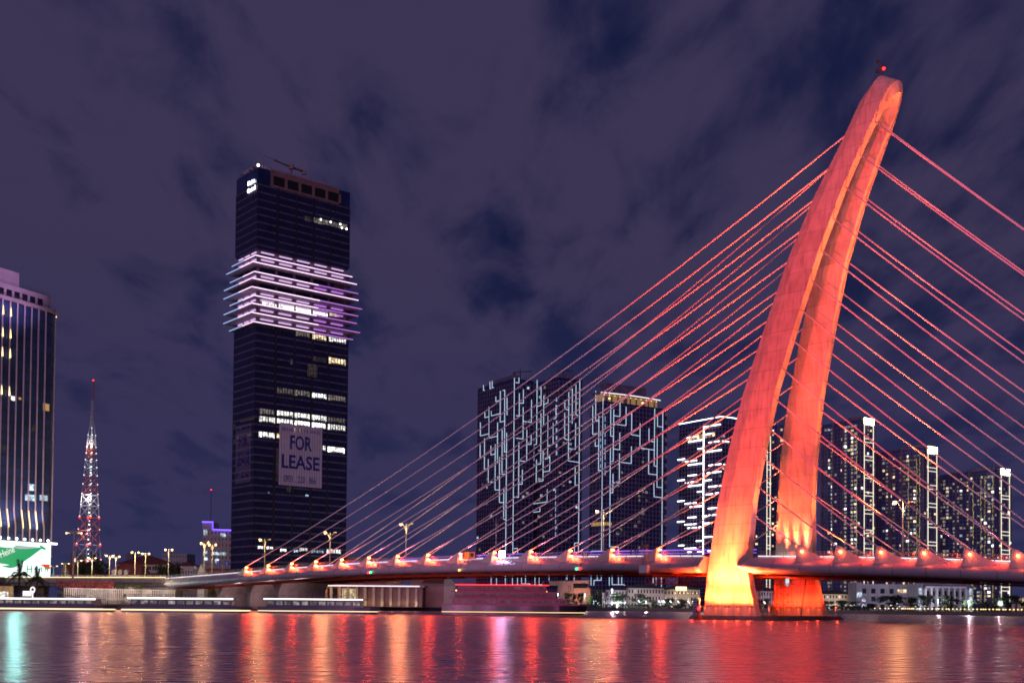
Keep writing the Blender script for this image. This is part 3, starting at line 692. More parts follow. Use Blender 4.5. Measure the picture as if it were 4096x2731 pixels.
for x0, x1, y0, y1, mt in ((1045, 1105, 1206, 1222, 'w1'), (1113, 1175, 1215, 1232, 'w1'), (1181, 1242, 1228, 1244, 'w1'), (1250, 1308, 1243, 1255, 'w1'), (1316, 1352, 1252, 1262, 'w2')):
    A_, Z1 = f.hit(x0, y0); B_, _ = f.hit(x1, y0); _, Z0 = f.hit(x0, y1)
    window(ot, f, A_, B_, Z0, Z1, mt, .6)
    if mt == 'w1':
        mb = MB()
        for k in range(8): f.slab(mb, A_ + (B_ - A_) * k / 7 - .1, A_ + (B_ - A_) * k / 7 + .1, Z0, Z1, .5, .66)
        mb.build('mullion', 'mullion', ot)
# lit office windows in rows: px x0, x1, y top, y bottom (at x0), brightness
def cw(x, s=1.5684): return 860 + x / s
def ch(y): return 1300 + y / 1.5684
ROWS = [(505, 592, 32, 66, 'w3'), (612, 697, 48, 86, 'w2'), (714, 822, 66, 100, 'w1'), (612, 697, 195, 222, 'w6'), (714, 820, 202, 238, 'w2'), (470, 486, 212, 245, 'w6'), (390, 488, 390, 428, 'w3'), (498, 592, 405, 440, 'w3'), (610, 697, 424, 452, 'w1'), (708, 818, 436, 470, 'w3'), (280, 370, 522, 556, 'w3'), (390, 487, 535, 566, 'w1'), (498, 592, 548, 580, 'w1'), (608, 697, 562, 594, 'w1'), (708, 812, 575, 606, 'w3'), (278, 375, 570, 604, 'w1'), (390, 487, 584, 612, 'w1'), (498, 592, 597, 626, 'w1'), (608, 692, 610, 640, 'w1'), (708, 816, 620, 654, 'w1'), (275, 372, 667, 700, 'w1'), (388, 402, 680, 708, 'w2'), (498, 560, 645, 672, 'w2'), (606, 692, 748, 780, 'w1'), (706, 812, 760, 794, 'w1'), (268, 300, 1384, 1402, 'w1'), (322, 362, 1388, 1404, 'w1'), (410, 445, 1402, 1420, 'w1'), (495, 522, 1408, 1424, 'w4'), (530, 578, 1396, 1416, 'w1'), (602, 682, 1410, 1428, 'w4'), (700, 790, 1404, 1432, 'w1'), (330, 340, 1044, 1054, 'w4'), (568, 584, 1062, 1072, 'w4'), (448, 474, 1012, 1046, 'w6'), (580, 640, 240, 320, 'w6'), (385, 400, 780, 980, 'w6')]
pm = MB()
for x0, x1, y0, y1, mt in ROWS:
    a, z1 = rf.hit(cw(x0), ch(y0)); b, _ = rf.hit(cw(x1), ch(y0)); _, z0 = rf.hit(cw(x0), ch(y1))
    wn_ = window(ot, rf, a, b, z0, z1, mt, .22)
    if mt != 'w6':
        pm = MB()
        for k in range(1, int((b - a) / 1.62)): q = a + (b - a) * k / int((b - a) / 1.62); rf.slab(pm, q - .16, q + .16, z0, z1, .2, .34)
        rf.slab(pm, a + (b - a) * .2, b - .4, z0, z0 + (z1 - z0) * .18, .2, .26)
        pm.build('window_bars', 'mullion', wn_)
for x0, x1, y0, y1, mt in ((768, 775, 346, 349, 'w1'),): pass
def up_win(x0, x1, y0, y1, mt): 
    a, z1 = rf.hit(860 + x0 / 1.96, 600 + y0 / 1.96); b, _ = rf.hit(860 + x1 / 1.96, 600 + y0 / 1.96); _, z0 = rf.hit(860 + x0 / 1.96, 600 + y1 / 1.96); window(ot, rf, a, b, z0, z1, mt, .16)
for q in ((700, 752, 515, 552, 'w6'), (775, 840, 530, 568, 'w3'), (846, 890, 545, 580, 'w3'), (896, 960, 556, 592, 'w3'), (966, 1035, 570, 610, 'w3')): up_win(*q)
mb = MB()
for x, y in ((828, 546), (905, 566), (980, 583), (993, 610), (1030, 620)):
    a, z = rf.hit(860 + x / 1.96, 600 + y / 1.96); mb.ball(rf.at(a, z, .2), .55, 6, 4)
each(mb, 'ceiling_downlight', 'e_bar', ot)
for x0, x1, y0, y1 in ((118, 132, 625, 655), (160, 250, 600, 612), (118, 132, 718, 745), (135, 232, 700, 716)):
    a, z1 = lf.hit(cw(x0), ch(y0)); b, _ = lf.hit(cw(x1), ch(y0)); _, z0 = lf.hit(cw(x0), ch(y1)); window(ot, lf, a, b, z0, z1, 'w6', .25)
# lease banners (printed mesh on the glass)
a0, z1 = rf.hit(1116, 1693); a1, _ = rf.hit(1289, 1700); _, z0 = rf.hit(1115, 1938)
mb = MB(); m_ = 17
for k in range(m_): rf.slab(mb, a0 + (a1 - a0) * k / m_ + .1, a0 + (a1 - a0) * (k + 1) / m_ - .1, z0, z1, .3, .34)
ban = mb.build('lease_banner', 'banner', ot)
def on_banner(s, fx0, fx1, fy, hgt, f_, A0_, A1_, Z0_, Z1_, par, ink='ink', bold=.01):
    a = A0_ + (A1_ - A0_) * (fx0 + fx1) / 2
    text(s, f_.at(a, Z1_ - (Z1_ - Z0_) * fy, .37), f_.e, ez, (Z1_ - Z0_) * hgt, ink, par, 'lettering', width=abs(A1_ - A0_) * (fx1 - fx0), bold=bold, depth=.03)
for s, x0, x1, y, hh, bo in (('RETAIL / OFFICE SPACE', .07, .93, .105, .05, .0), ('FOR', .24, .74, .405, .24, .02), ('LEASE', .06, .93, .72, .23, .02), ('0931 . 220 . 866', .12, .86, .945, .115, .005)):
    on_banner(s, x0, x1, y, hh, rf, a0, a1, z0, z1, ban, 'ink', bo)
b0, _ = lf.hit(945, 1740); b1, _ = lf.hit(1006, 1740); _, y1_ = lf.hit(1006, 1690); _, y0_ = lf.hit(1006, 1925)
mb = MB()
for k in range(15): lf.slab(mb, b0 + (b1 - b0) * k / 15 + .55, b0 + (b1 - b0) * (k + 1) / 15 - .55, y0_, y1_, .24, .3)
ban2 = mb.build('lease_banner', 'banner', ot); ban2['label'] = 'striped lease banner on the narrow shaded side'
for s, x0, x1, y, hh in (('RETAIL / OFFICE SPACE', .05, .93, .09, .05), ('FOR', .22, .8, .38, .2), ('LEASE', .05, .96, .7, .23), ('0931.220.866', .1, .86, .92, .11)):
    on_banner(s, x0, x1, y, hh, lf, b0, b1, y0_, y1_, ban2)
# podium with a white light edge
mb = MB(); pf = Face(rf.at(18, 0, 10), rf.e, 95); pf.slab(mb, 0, 95, GZ, 12.5, -40, 0); pf.slab(mb, -3, 98, 12.5, 13.6, -42, 2)
for k in range(10): pf.slab(mb, k * 10, k * 10 + 2.4, GZ, 12.5, 0, .5)
pd = mb.build('podium', 'bronze', ot)
mb = MB(); mb.tube([pf.at(-3, 13.4, 2.1), pf.at(98, 13.4, 2.1)], .22, 4); mb.build('light_strip', 'e_strip', pd)
mb = MB(); k0 = Face(pf.at(22, 0, -14), rf.e, 46); k0.slab(mb, 0, 62, 13.6, 30, -14, 0); up_ = mb.build('slatted_hall', 'bronze', ot)
mb = MB()
for k in range(62): k0.slab(mb, k, k + .3, 14.5, 28.5, 0, .4)
mb.build('slats', 'bronze', up_)
for k in range(6): mb = MB(); mb.ball(k0.at(5 + k * 10.5, 23.5, .6), .55, 6, 4); mb.build('wall_lamp', 'e_warm', up_); 
for k in (1, 3, 5): point(k0.at(k * 10.5, 23, 2.2), 2200, (1, .7, .35), .5)
# ---------------------------------------------------------------- curved hotel tower at the left edge, with its screen
q0, q1 = P(0, 1500, 430), P(196, 1500, 450); q0.z = q1.z = 0
e = (q1 - q0).normalized(); e = Vector((e.x, e.y)); hf = Face((q0.x - e.x * 14, q0.y - e.y * 14), e, (q1 - q0).length + 14)
ht = empty('hotel_tower', (hf.p.x, hf.p.y, GZ), 'glass hotel tower with rounded corner and pale vertical fins above a big screen', 'tower')
zT = zat(0, 1192, 430); ez = Vector((0, 0, 1)); rc = 4.5
def hplan(o=0, n=8, back=20):
    """plan outline: straight front, round corner, back"""
    pts = [hf.at(0, 0, o), hf.at(hf.L, 0, o)]; c = hf.at(hf.L, 0, -rc)
    for k in range(1, n + 1):
        a = math.pi * .5 * k / n; pts.append(c + hf.n * (rc + o) * math.cos(a) + hf.e * (rc + o) * math.sin(a))
    pts.append(hf.at(hf.L + rc + o, 0, -back)); pts.append(hf.at(0, 0, -back)); return pts
def hprism(z0, z1, o): mb = MB(); mb.prism([p + ez * z0 for p in hplan(o)], (0, 0, z1 - z0)); return mb
hprism(GZ, zT, 0).build('glass_body', 'glassb', ht)
mb = hprism(zT - .3, zT + 1.0, .9); mb.build('cornice', 'pinkwall', ht)
mb = hprism(zT + 1.0, zT + 6.5, -1.6); mb.build('top_storey', 'pinkwall', ht)
mb = MB()
for k in range(9): hf.slab(mb, 3 + k * 3.6, 5.4 + k * 3.6, zT + 2.0, zT + 4.6, -1.62, -1.55)
each(mb, 'window', 'window', ht)
mb = MB(); a = hf.hit(112, 1100)[0]; z = zat(60, 1085, 440); hf.slab(mb, -10, a, zT + 6.5, z, -14, -5); mb.build('roof_box', 'pinkwall', ht)
mb = MB()
for h_ in (.5, 1.1): mb.tube([p + ez * (zT + 6.5 + h_) for p in hplan(-1.8)[:9]], .06, 4)
for h_ in (.5, 1.1): mb.tube([p + ez * (zT + 1 + h_) for p in hplan(.6)[:9]], .06, 4)
mb.build('roof_railing', 'dark', ht)
# floors, fins with a jog
mb = MB(); inner = hplan(.06); 
zj = zat(0, 2062, 430)
nf = int((zT - GZ) / 4.2)
for k in range(nf):
    z = zT - .5 - k * 4.2; out = hplan(.12); mb.prism([p + ez * (z - .5) for p in out], (0, 0, .45))
mb.build('floor_bands', 'mullion', ht)
fin_px = [2, 33, 62, 91, 119, 147, 176]
def finpath(a, jog, z0, z1, o=.5):
    return [hf.at(a + jog, z0, o), hf.at(a + jog, zj - 4, o), hf.at(a + jog * .85, zj - 2.4, o), hf.at(a + jog * .15, zj + 1.6, o), hf.at(a, zj + 3, o), hf.at(a, z1, o)]
fa = [hf.hit(x, 1500)[0] for x in fin_px]; jg = .9
for i, a in enumerate(fa):
    mb = MB(); mb.tube(finpath(a, jg, GZ + 20, zT), .3, 4); fo = mb.build('facade_fin', 'finpaint', ht)
    mb = MB(); mb.tube([p + hf.n * .42 for p in finpath(a, jg, zj - 3.6, zj + 3)[1:5]], .13, 4)
    if i not in (2, 6): mb.build('edge_light', 'e_warm', fo)
for i, a in enumerate(fa):
    # uplights on the fins
    for z in ((1262, 1350, 1428, 1580) if i < 2 else ()): 
        mb = MB(); zz = zat(fin_px[i], z, 432); mb.tube([hf.at(a, zz, .95), hf.at(a, zz + 3.5, .9)], [.3, .05], 4); mb.build('uplight', 'e_warm', ht)
cpt = hplan(.3)[2:10]
for k in (3, 7): mb = MB(); mb.tube([cpt[k] + ez * 20, cpt[k] + ez * zT], .35, 4); mb.build('facade_fin', 'finpaint', ht)
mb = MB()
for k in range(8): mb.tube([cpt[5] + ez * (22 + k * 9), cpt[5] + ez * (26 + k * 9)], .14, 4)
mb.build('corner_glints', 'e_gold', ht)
for x0, x1, y0, y1, mt in ((44, 58, 1583, 1600, 'w1'), (74, 84, 1588, 1597, 'w5'), (113, 136, 1934, 1960, 'w4'), (100, 142, 1975, 2000, 'w4'), (158, 190, 1978, 2000, 'w4'), (172, 196, 1612, 1640, 'w5'), (10, 28, 1780, 1800, 'w6'), (128, 145, 1700, 1722, 'w6')):
    a, z1 = hf.hit(x0, y0); b, _ = hf.hit(x1, y0); _, z0 = hf.hit(x0, y1); window(ht, hf, a, b, z0, z1, mt, .2)
mb = MB(); mb.tube([hf.at(-4, zT - .6, 1.0), hf.at(5, zT - .6, 1.0)], .2, 4); mb.tube([p + ez * (zT - .6) for p in hplan(.95)[7:10]], .3, 4); mb.build('cornice_light', 'e_warm', ht)
for k in (0, 1): spot(hf.at(-20 + k * 40, zT - 6, 40), hf.at(2 + k * 14, zT + 8, -3), 26000, (.9, .55, 1), 60, 1, .6)  # added spots without fixtures, standing in for city light on the crown
# the big screen, standing before the tower foot
sf = Face((hf.p.x + hf.n.x * 3, hf.p.y + hf.n.y * 3), (e.x, e.y), hf.L + 3)
a1, zs1 = sf.hit(203, 2172); _, zs0 = sf.hit(200, 2312)
scr = empty('led_screen', (sf.p.x, sf.p.y, GZ), 'huge bright LED screen showing a green bottle on white', 'screen')
mb = MB(); sf.slab(mb, 0, a1 + .3, zs0 - .3, zs1 + .3, -1.2, 0); sf.slab(mb, 2, 3, GZ, zs0, -1, -.2); sf.slab(mb, a1 - 2, a1 - 1, GZ, zs0, -1, -.2); mb.build('screen_frame', 'dark', scr)
mb = MB(); sf.slab(mb, .1, a1, zs0, zs1, 0, .05); mb.build('display', 'e_screen', scr)
def sp(x, y, o): a, z = sf.hit(x, y); return sf.at(a, z, o)
def spoly(pts, o, name, mt): mb = MB(); mb.prism([sp(x, y, o) for x, y in pts], sf.n * .03); return mb.build(name, mt, scr)
spoly([(-60, 2225), (-20, 2190), (0, 2180), (40, 2174), (62, 2180), (160, 2188), (168, 2192), (120, 2228), (78, 2256), (60, 2262), (0, 2252), (-60, 2262)], .08, 'bottle_picture', 'e_sgreen')
spoly([(62, 2183), (110, 2186), (160, 2188), (158, 2189), (110, 2194), (80, 2194), (56, 2190)], .12, 'bottle_shine', 'e_sgrey')
spoly([(0, 2176), (45, 2173), (62, 2182), (48, 2190), (0, 2186)], .125, 'bottle_foam', 'e_screen')
spoly([(160, 2178), (186, 2194), (178, 2198), (166, 2194), (158, 2184)], .13, 'bottle_neck', 'e_sgreen')
spoly([(8, 2262), (80, 2253), (60, 2268), (40, 2271), (12, 2266)], .13, 'bottle_shadow', 'e_sgreen')
spoly([(163, 2255), (199, 2256), (199, 2274), (186, 2278), (174, 2266)], .1, 'red_flag_picture', 'e_sred')
d_ = (sp(60, 2188, 0) - sp(2, 2212, 0)).normalized(); n_ = sf.n; upv = n_.cross(d_).normalized(); upv = upv if upv.z > 0 else -upv
text('Heine', sp(31, 2218, .16), d_, upv, 2.6, 'e_stext', scr, 'screen_lettering', width=(sp(60, 2200, 0) - sp(3, 2222, 0)).length, bold=.005, depth=.01)
for ch_, x, y, hh, mt in (('H', 116, 2290, 3.0, 'e_sgreen'), ('e', 146, 2288, 2.0, 'e_sgrey'), ('i', 165, 2287, 2.8, 'e_sgreen'), ('n', 184, 2287, 1.9, 'e_sgreen')):
    text(ch_, sp(x, y, .2), (e.x, e.y, 0), ez, hh, mt, scr, 'screen_lettering', bold=.01, depth=.01)
mb = MB(); c = sp(203, 2173, .2); mb.tube([c - Vector((e.x, e.y, 0)) * 1, c + Vector((e.x, e.y, 0)) * 2.8], .35, 5); mb.build('end_lamp', 'e_sign', scr)
mb = MB()
for k in range(10): a = a1 * (k + .5) / 10; mb.ball(sf.at(a, zs1 + .9, .6), .5, 6, 4)
each(mb, 'screen_floodlight', 'e_bar', scr)
spot(sf.at(a1 * .55, (zs0 + zs1) / 2, 1.5), sf.at(a1 * .55, 0, 60), 42000, (.25, 1, .85), 150, .5, 2.0)
for k in range(3): spot(sf.at(a1 * (k + .5) / 3, zs1 + 1, 1.2), hf.at(hf.L * (k + .5) / 3, zs1 + 40, 0), 9000, (1, .85, 1), 80, 1)
# ---------------------------------------------------------------- lattice mast
YM = 640.; c0 = P(352, 2240, YM); hw0 = P(391, 2240, YM).x - P(313, 2240, YM).x; zb = zat(352, 2280, YM)
mst = empty('lattice_mast', (c0.x, YM, GZ), 'tall tapering red and white lattice mast strung with white lights', 'mast')
zw, zn, ztop = zat(367, 1745, YM), zat(370, 1690, YM), zat(372, 1600, YM); zt2 = zat(372, 1521, YM)
def mc(z): return Vector((c0.x + (P(367, 1745, YM).x - c0.x) * (z - c0.z) / (zw - c0.z), YM, 0))
def hwid(z): return interp(z, [c0.z - 12, c0.z, zw, zn, ztop], [hw0 * .56, hw0 / 2, hw0 * .145, .75, .5])
RT = R(28)
def mcor(z, k): a = RT + math.pi / 2 * k; return mc(z) + Vector((math.cos(a), math.sin(a), 0)) * hwid(z) * 1.25 + ez * z
lv = [GZ, c0.z]; z = c0.z
while z < zw - 4: z += max(3.2, hwid(z) * 1.6); lv.append(z)
lv[-1] = zw
for band in range(0, len(lv) - 1):
    z0, z1 = lv[band], lv[band + 1]; mb = MB(); rr = .2 if band < 6 else .15
    for k in range(4):
        mb.tube([mcor(z0, k), mcor(z1, k)], rr, 4, False); mb.tube([mcor(z1, k), mcor(z1, (k + 1) % 4)], rr * .7, 4, False)
        mb.tube([mcor(z0, k), mcor(z1, (k + 1) % 4)], rr * .62, 4, False); mb.tube([mcor(z1, k), mcor(z0, (k + 1) % 4)], rr * .62, 4, False)
    mb.build('lattice_section', 'steelwhite' if (band // 2) % 2 == 0 else 'steelred', mst)
mb = MB()
for k in range(4): mb.tube([mcor(zw, k), mcor(zn, k)], .2, 4); mb.tube([mcor(zn, k), mcor(ztop, k)], .14, 4)
zz = zn
while zz < ztop:
    for k in range(4): mb.tube([mcor(zz, k), mcor(min(zz + 2.2, ztop), (k + 1) % 4)], .1, 4, False)
    zz += 2.2
mb.build('top_lattice', 'steelwhite', mst)
mb = MB(); mb.tube([mc(ztop) + ez * ztop, mc(ztop) + ez * zt2], .32, 5); mb.build('antenna', 'steelred', mst)
mb = MB(); mb.ball(mc(ztop) + ez * zt2, .5, 6, 4); mb.build('beacon', 'e_red', mst)
for z in (lv[1], lv[2], lv[4]):
    for k in range(4): mb = MB(); mb.ball(mcor(z, k), .5, 6, 4); mb.build('beacon', 'e_red', mst)
mb = MB()
for z in lv[1:]:
    for k in range(4): mb.ball(mcor(z, k) + ez * .7, .3, 5, 3)
mb.build('white_lights', 'e_cool', mst)
mb = MB(); z = c0.z - 4; r_ = random.Random(3)
while z < zw + 6: mb.ball(mc(z) + ez * z + Vector((r_.uniform(-.2, .2), 0, 0)), r_.uniform(.15, .5), 5, 3); z += r_.uniform(1.4, 3.2)
mb.build('centre_lights', 'e_cool', mst)
for z in (c0.z + 15, (c0.z + zw) / 2, zw - 6): point(mc(z) + ez * z + Vector((0, -4, 0)), 2500, (1, .9, .9), .6)
# ---------------------------------------------------------------- generic far buildings
def lowb(name, label, cat, x0, x1, yt, Y, depth=14, mt='pale', rows=0, cols=0, wm='window', yb=None, roof=None, ang=0, wh=.55, ww=.5, pitch=3.0):
    a, b = P(x0, yt, Y), P(x1, yt, Y); e_ = Vector((b.x - a.x, 0)); L = e_.length; ca, sa = math.cos(R(ang)), math.sin(R(ang))
    f = Face((a.x, a.y), (ca, sa), L); z1 = a.z; o = empty(name, (a.x, a.y, GZ), label, cat)
    mb = MB(); f.slab(mb, 0, L, GZ - .2, z1, -depth, 0); mb.build('wall', mt, o)
    if rows:
        mb = MB(); dz = (z1 - GZ) / rows
        for r in range(rows):
            for c_ in range(cols):
                p_ = L / cols; f.slab(mb, p_ * (c_ + .5 - ww / 2), p_ * (c_ + .5 + ww / 2), GZ + dz * (r + .25), GZ + dz * (r + .25 + wh), -.05, .06)
        each(mb, 'window', wm, o)
        mb = MB()
        for r in range(rows): f.slab(mb, -.2, L + .2, GZ + dz * (r + 1) - .3, GZ + dz * (r + 1), 0, .3)
        mb.build('cornice_bands', mt, o)
    if roof:
        mb = MB(); h_ = pitch; g = 1.0
        A = [f.at(-g, z1, g), f.at(L + g, z1, g), f.at(L + g, z1, -depth - g), f.at(-g, z1, -depth - g)]
        rr = min(depth / 2, L / 2) * .9
        m1, m2 = f.at(rr, z1 + h_, -depth / 2), f.at(L - rr, z1 + h_, -depth / 2)
        mb.poly([A[0], A[1], m2, m1]); mb.poly([A[1], A[2], m2]); mb.poly([A[2], A[3], m1, m2]); mb.poly([A[3], A[0], m1]); mb.poly(A[::-1])
        mb.build('roof', roof, o)
    return o, f, z1
# ---------------------------------------------------------------- towers with light lines
def c7(p): return [(1900 + x / 3.92, 1480 + y / 3.92) for x, y in p]
def c1(p): return [(1850 + x / 1.96, 1450 + y / 1.96) for x, y in p]
def c8(p): return [(2330 + x / 4.238, 1530 + y / 4.238) for x, y in p]
def c3(p): return [(2000 + x / 2.94, 2000 + y / 2.94) for x, y in p]
def c2(p): return [(2650 + x / 2.24, 1550 + y / 2.24) for x, y in p]
def cR(x, y): return (3200 + x / 2.24, 1550 + y / 2.24)
def lines(root, lf, rf, xc, polys, mt='e_line', r=.16, cap=96, name='light_line'):
    n = 0
    for pl in polys:
        xm = sum(p[0] for p in pl) / len(pl); f = lf if xm < xc else rf
        mb = MB(); f.line(mb, pl, r); mb.build(name, mt, root)
def aptower(name, label, xl, xc, xr, yt, Y, al, mt='glass', dz=3.3, dx=3.3, steps=()):
    lf, rf, zt = corner(xl, xc, xr, yt, Y, al); o = empty(name, (rf.p.x, rf.p.y, GZ), label, 'apartment tower')
    mb = MB(); body(mb, lf, rf, GZ, zt); mb.build('body', mt, o)
    for nm, f in (('facade_grid', lf), ('facade_grid', rf)):
        mb = MB(); grid(mb, f, GZ + 6, zt - 2, dz, dx, .6, .5, .22); mb.build(nm, 'apt', o)
    return o, lf, rf, zt
F1, l1, r1, z1 = aptower('apartment_tower', 'dark apartment tower with branching white light lines and stepped left roofline', 1913, 2058, 2136, 1513, 850, 34)
mb = MB()
for x0, x1, y in ((1925, 2000, 1530), (1960, 2052, 1518)):
    a, _ = l1.hit(x0, 1600); b, z_ = l1.hit(x1, y); l1.slab(mb, a, b, z1 - 1, z1 + 1.2 + (2 if x1 > 2010 else 0), -6, -1)
mb.build('roof_steps', 'apt', F1)
F2, l2, r2, z2 = aptower('apartment_tower', 'dark apartment tower with long white light lines joined to its stepped neighbour', 2136, 2236, 2330, 1508, 856, 34)
mb = MB(); l2.slab(mb, l2.L * .5, l2.L, z2, z2 + 2.4, -9, -1); r2.slab(mb, r2.L * .55, r2.L * .95, z2, z2 + 3.2, -9, -1); mb.build('roof_steps', 'apt', F2)
crane(F1, r1.at(r1.L * .6, z1, -8), 15, 7, .2); crane(F2, r2.at(r2.L * .45, z2, -8), 15, 7, .5); crane(F1, l1.at(l1.L * .85, z1, -4), 5, 4, 1.5)
A7 = [[(90, 820), (90, 1030), (222, 997)], [(160, 645), (160, 745), (224, 728)], [(225, 580), (225, 1065), (358, 1032)], [(262, 640), (262, 717), (400, 680)], [(333, 415), (333, 493), (400, 472)], [(403, 325), (400, 815), (468, 798)], [(440, 320), (472, 312), (468, 1285), (500, 1275)], [(508, 430), (508, 705)], [(632, 195), (685, 200), (685, 118)], [(692, 365), (690, 718), (640, 715)], [(755, 305), (755, 520), (692, 515)], [(752, 580), (750, 1078), (640, 1066)], [(883, 465), (880, 820), (752, 800)], [(810, 935), (806, 1432), (685, 1418)], [(878, 1015), (876, 1163), (810, 1160)], [(86, 1168), (86, 1366), (150, 1352)], [(155, 1070), (152, 1550), (215, 1538)], [(255, 1185), (255, 1328), (322, 1312)], [(360, 820), (357, 1443), (390, 1440)], [(685, 1130), (682, 1568)], [(138, 235), (138, 318), (160, 315)], [(240, 180), (240, 290), (262, 285)], [(275, 172), (275, 275), (298, 272)]]
A1 = [[(205, 755), (205, 937), (257, 932)], [(260, 640), (258, 997), (292, 997)], [(314, 527), (312, 875), (345, 872)], [(293, 740), (292, 1095), (325, 1095)], [(327, 985), (325, 1225), (340, 1230)], [(349, 550), (341, 1500)], [(410, 120), (397, 1510)], [(439, 843), (437, 1055), (402, 1052)], [(468, 838), (466, 952), (440, 952)], [(399, 1455), (430, 1455), (432, 1495)]]
lines(F1, l1, r1, 2056.5, [c7(p) for p in A7] + [c1(p) for p in A1])
B7 = [[(980, 155), (970, 1160), (930, 1168)], [(1042, 265), (1042, 550), (980, 568)], [(1085, 400), (1080, 870), (1065, 875)], [(1152, 445), (1152, 510), (1085, 540)], [(1275, 550), (1275, 750), (1240, 768)], [(1040, 675), (1035, 1470), (968, 1482)], [(1150, 710), (1145, 1385), (1078, 1397)], [(1232, 825), (1230, 1165), (1148, 1185)], [(1405, 470), (1405, 605), (1430, 618), (1465, 622)], [(1403, 670), (1403, 1080), (1460, 1092)], [(1467, 345), (1460, 1420), (1630, 1447)], [(1523, 290), (1520, 840)], [(1580, 230), (1578, 700), (1638, 715)], [(1575, 830), (1570, 1240), (1462, 1228)]]
B1 = [[(583, 760), (580, 935), (633, 925)], [(635, 690), (634, 925)], [(688, 740), (686, 848), (637, 856)], [(668, 990), (666, 1090), (540, 1108)], [(610, 1135), (610, 1165), (555, 1172)], [(882, 810), (881, 958), (908, 960)], [(918, 130), (907, 1490)], [(875, 1480), (877, 1413), (907, 1410)]]
B3 = [[(67, 800), (67, 995)], [(151, 800), (151, 1055)], [(203, 800), (203, 1050)], [(250, 800), (250, 978), (348, 980), (348, 1070)], [(297, 800), (297, 978)], [(415, 800), (415, 1068)], [(465, 800), (465, 992), (497, 992), (497, 1105)], [(582, 800), (582, 945)], [(785, 800), (785, 935)], [(870, 800), (870, 935)], [(-100, 800), (-100, 990)], [(-37, 800), (-37, 990)]]
lines(F2, l2, r2, 2233, [c7(p) for p in B7] + [c1(p) for p in B1])
lines(F1, l1, r1, 2056, [c3(p) for p in B3[:7] + B3[10:] if p[0][0] < 380]); lines(F2, l2, r2, 2233, [c3(p) for p in B3[:10] if p[0][0] > 400])
dash = []
for x in (1280, 1290): dash += [[(x, y), (x - 2, y + 60)] for y in range(430, 1300, 120)]
for x in (930, 885): dash += [[(x, y), (x - 2, y + 55)] for y in range(570, 1500, 100)]
lines(F2, l2, r2, 2233, [c7(p) for p in dash], 'e_icew', .16, name='light_dash')
lines(F2, l2, r2, 2233, [c1([(733, y), (732, y + 32)]) for y in range(990, 1330, 48)], 'e_icew', .16, name='light_dash')
scatter(F1, [(r1, z1, .12, 0, r1.L), (l1, z1 * .8, .05, 0, l1.L)], 34, seed=4, mts=('w3', 'w6', 'w3', 'w4'))
scatter(F2, [(r2, z2, .2, 0, r2.L), (l2, z2, .12, 0, l2.L)], 60, seed=5, mts=('w3', 'w6', 'w3', 'w4'))
G1, l3, r3, z3 = aptower('apartment_tower', 'dark apartment tower with white light lines under a glowing curved sky terrace', 2362, 2414, 2668, 1602, 820, 33)
# terrace crown: glowing recessed storey, curved fascia and plant box
a0, zt0 = r3.hit(2392, 1577); a1, _ = r3.hit(2632, 1616); hC = 5.5
mb = MB(); r3.slab(mb, 1.5, r3.L * .86, z3, z3 + hC, -12, -1.5); ter = mb.build('terrace_storey', 'e_warmlo', G1)
mb = MB(); nn = 12; top_ = []; 
for k in range(nn + 1):
    q = k / nn; top_.append(r3.at(-2 + (r3.L * .9 + 2) * q, z3 + hC, -.6 + 2.4 * math.sin(math.pi * q)))
ring = top_ + [r3.at(r3.L * .9, z3 + hC, -12), r3.at(-2, z3 + hC, -12)]; mb.prism(ring, (0, 0, 1.3)); fas = mb.build('terrace_roof', 'apt', G1)
mb = MB(); mb.tube([p + r3.n * .15 + ez * .5 for p in top_], .3, 4); mb.build('light_strip', 'e_strip', fas)
mb = MB(); r3.slab(mb, r3.L * .1, r3.L * .72, z3 + hC + 1.3, z3 + hC + 9, -12, -4); mb.build('plant_box', 'apt', G1)
for k in range(9): mb = MB(); q = r3.L * .86 * (k + .4) / 9; r3.slab(mb, q, q + (1.2 if k % 3 else 3.4), z3, z3 + hC - 1.2, -1.5, -1.2); mb.build('terrace_partition', 'bronze', G1)
mb = MB()
for k in range(11): mb.ball(r3.at(1 + r3.L * .82 * k / 10, z3 + hC - .8, -.6), .3, 5, 3)
mb.ball(r3.at(r3.L * .62, z3 + 2.2, -.8), .9, 6, 4); mb.ball(r3.at(r3.L * .1, z3 + 2.4, -.8), .7, 6, 4)
each(mb, 'terrace_lamp', 'e_warm', G1)
C8 = [[(180, 395), (178, 875), (285, 855)], [(232, 140), (228, 655), (285, 645)], [(285, 565), (277, 1490), (340, 1475)], [(475, 370), (472, 905), (520, 910)], [(525, 455), (515, 1330), (490, 1335)], [(632, 345), (630, 575), (528, 560)], [(735, 410), (733, 728), (528, 702)], [(222, 995), (222, 1078), (280, 1068)], [(628, 845), (626, 1137), (522, 1122)], [(825, 1080), (822, 1368), (628, 1347)], [(830, 505), (828, 882), (970, 905)], [(972, 690), (968, 1108), (1215, 1142)], [(1122, 775), (1122, 990), (1215, 1003)], [(1220, 440), (1210, 1410), (1258, 1418)], [(1267, 570), (1266, 740), (1355, 752)], [(1118, 1140), (1115, 1545), (1258, 1560)]]
C1_ = [[(1105, 275), (1092, 1480)], [(1158, 668), (1151, 1445)], [(1229, 710), (1227, 942), (1180, 938)], [(1178, 870), (1176, 1020), (1157, 1018)], [(1568, 393), (1560, 1505)], [(1525, 590), (1522, 975), (1562, 978)], [(1498, 935), (1500, 1050), (1560, 1057)], [(1155, 1440), (1222, 1445), (1222, 1490)], [(1010, 1490), (1012, 1477), (1092, 1475)]]
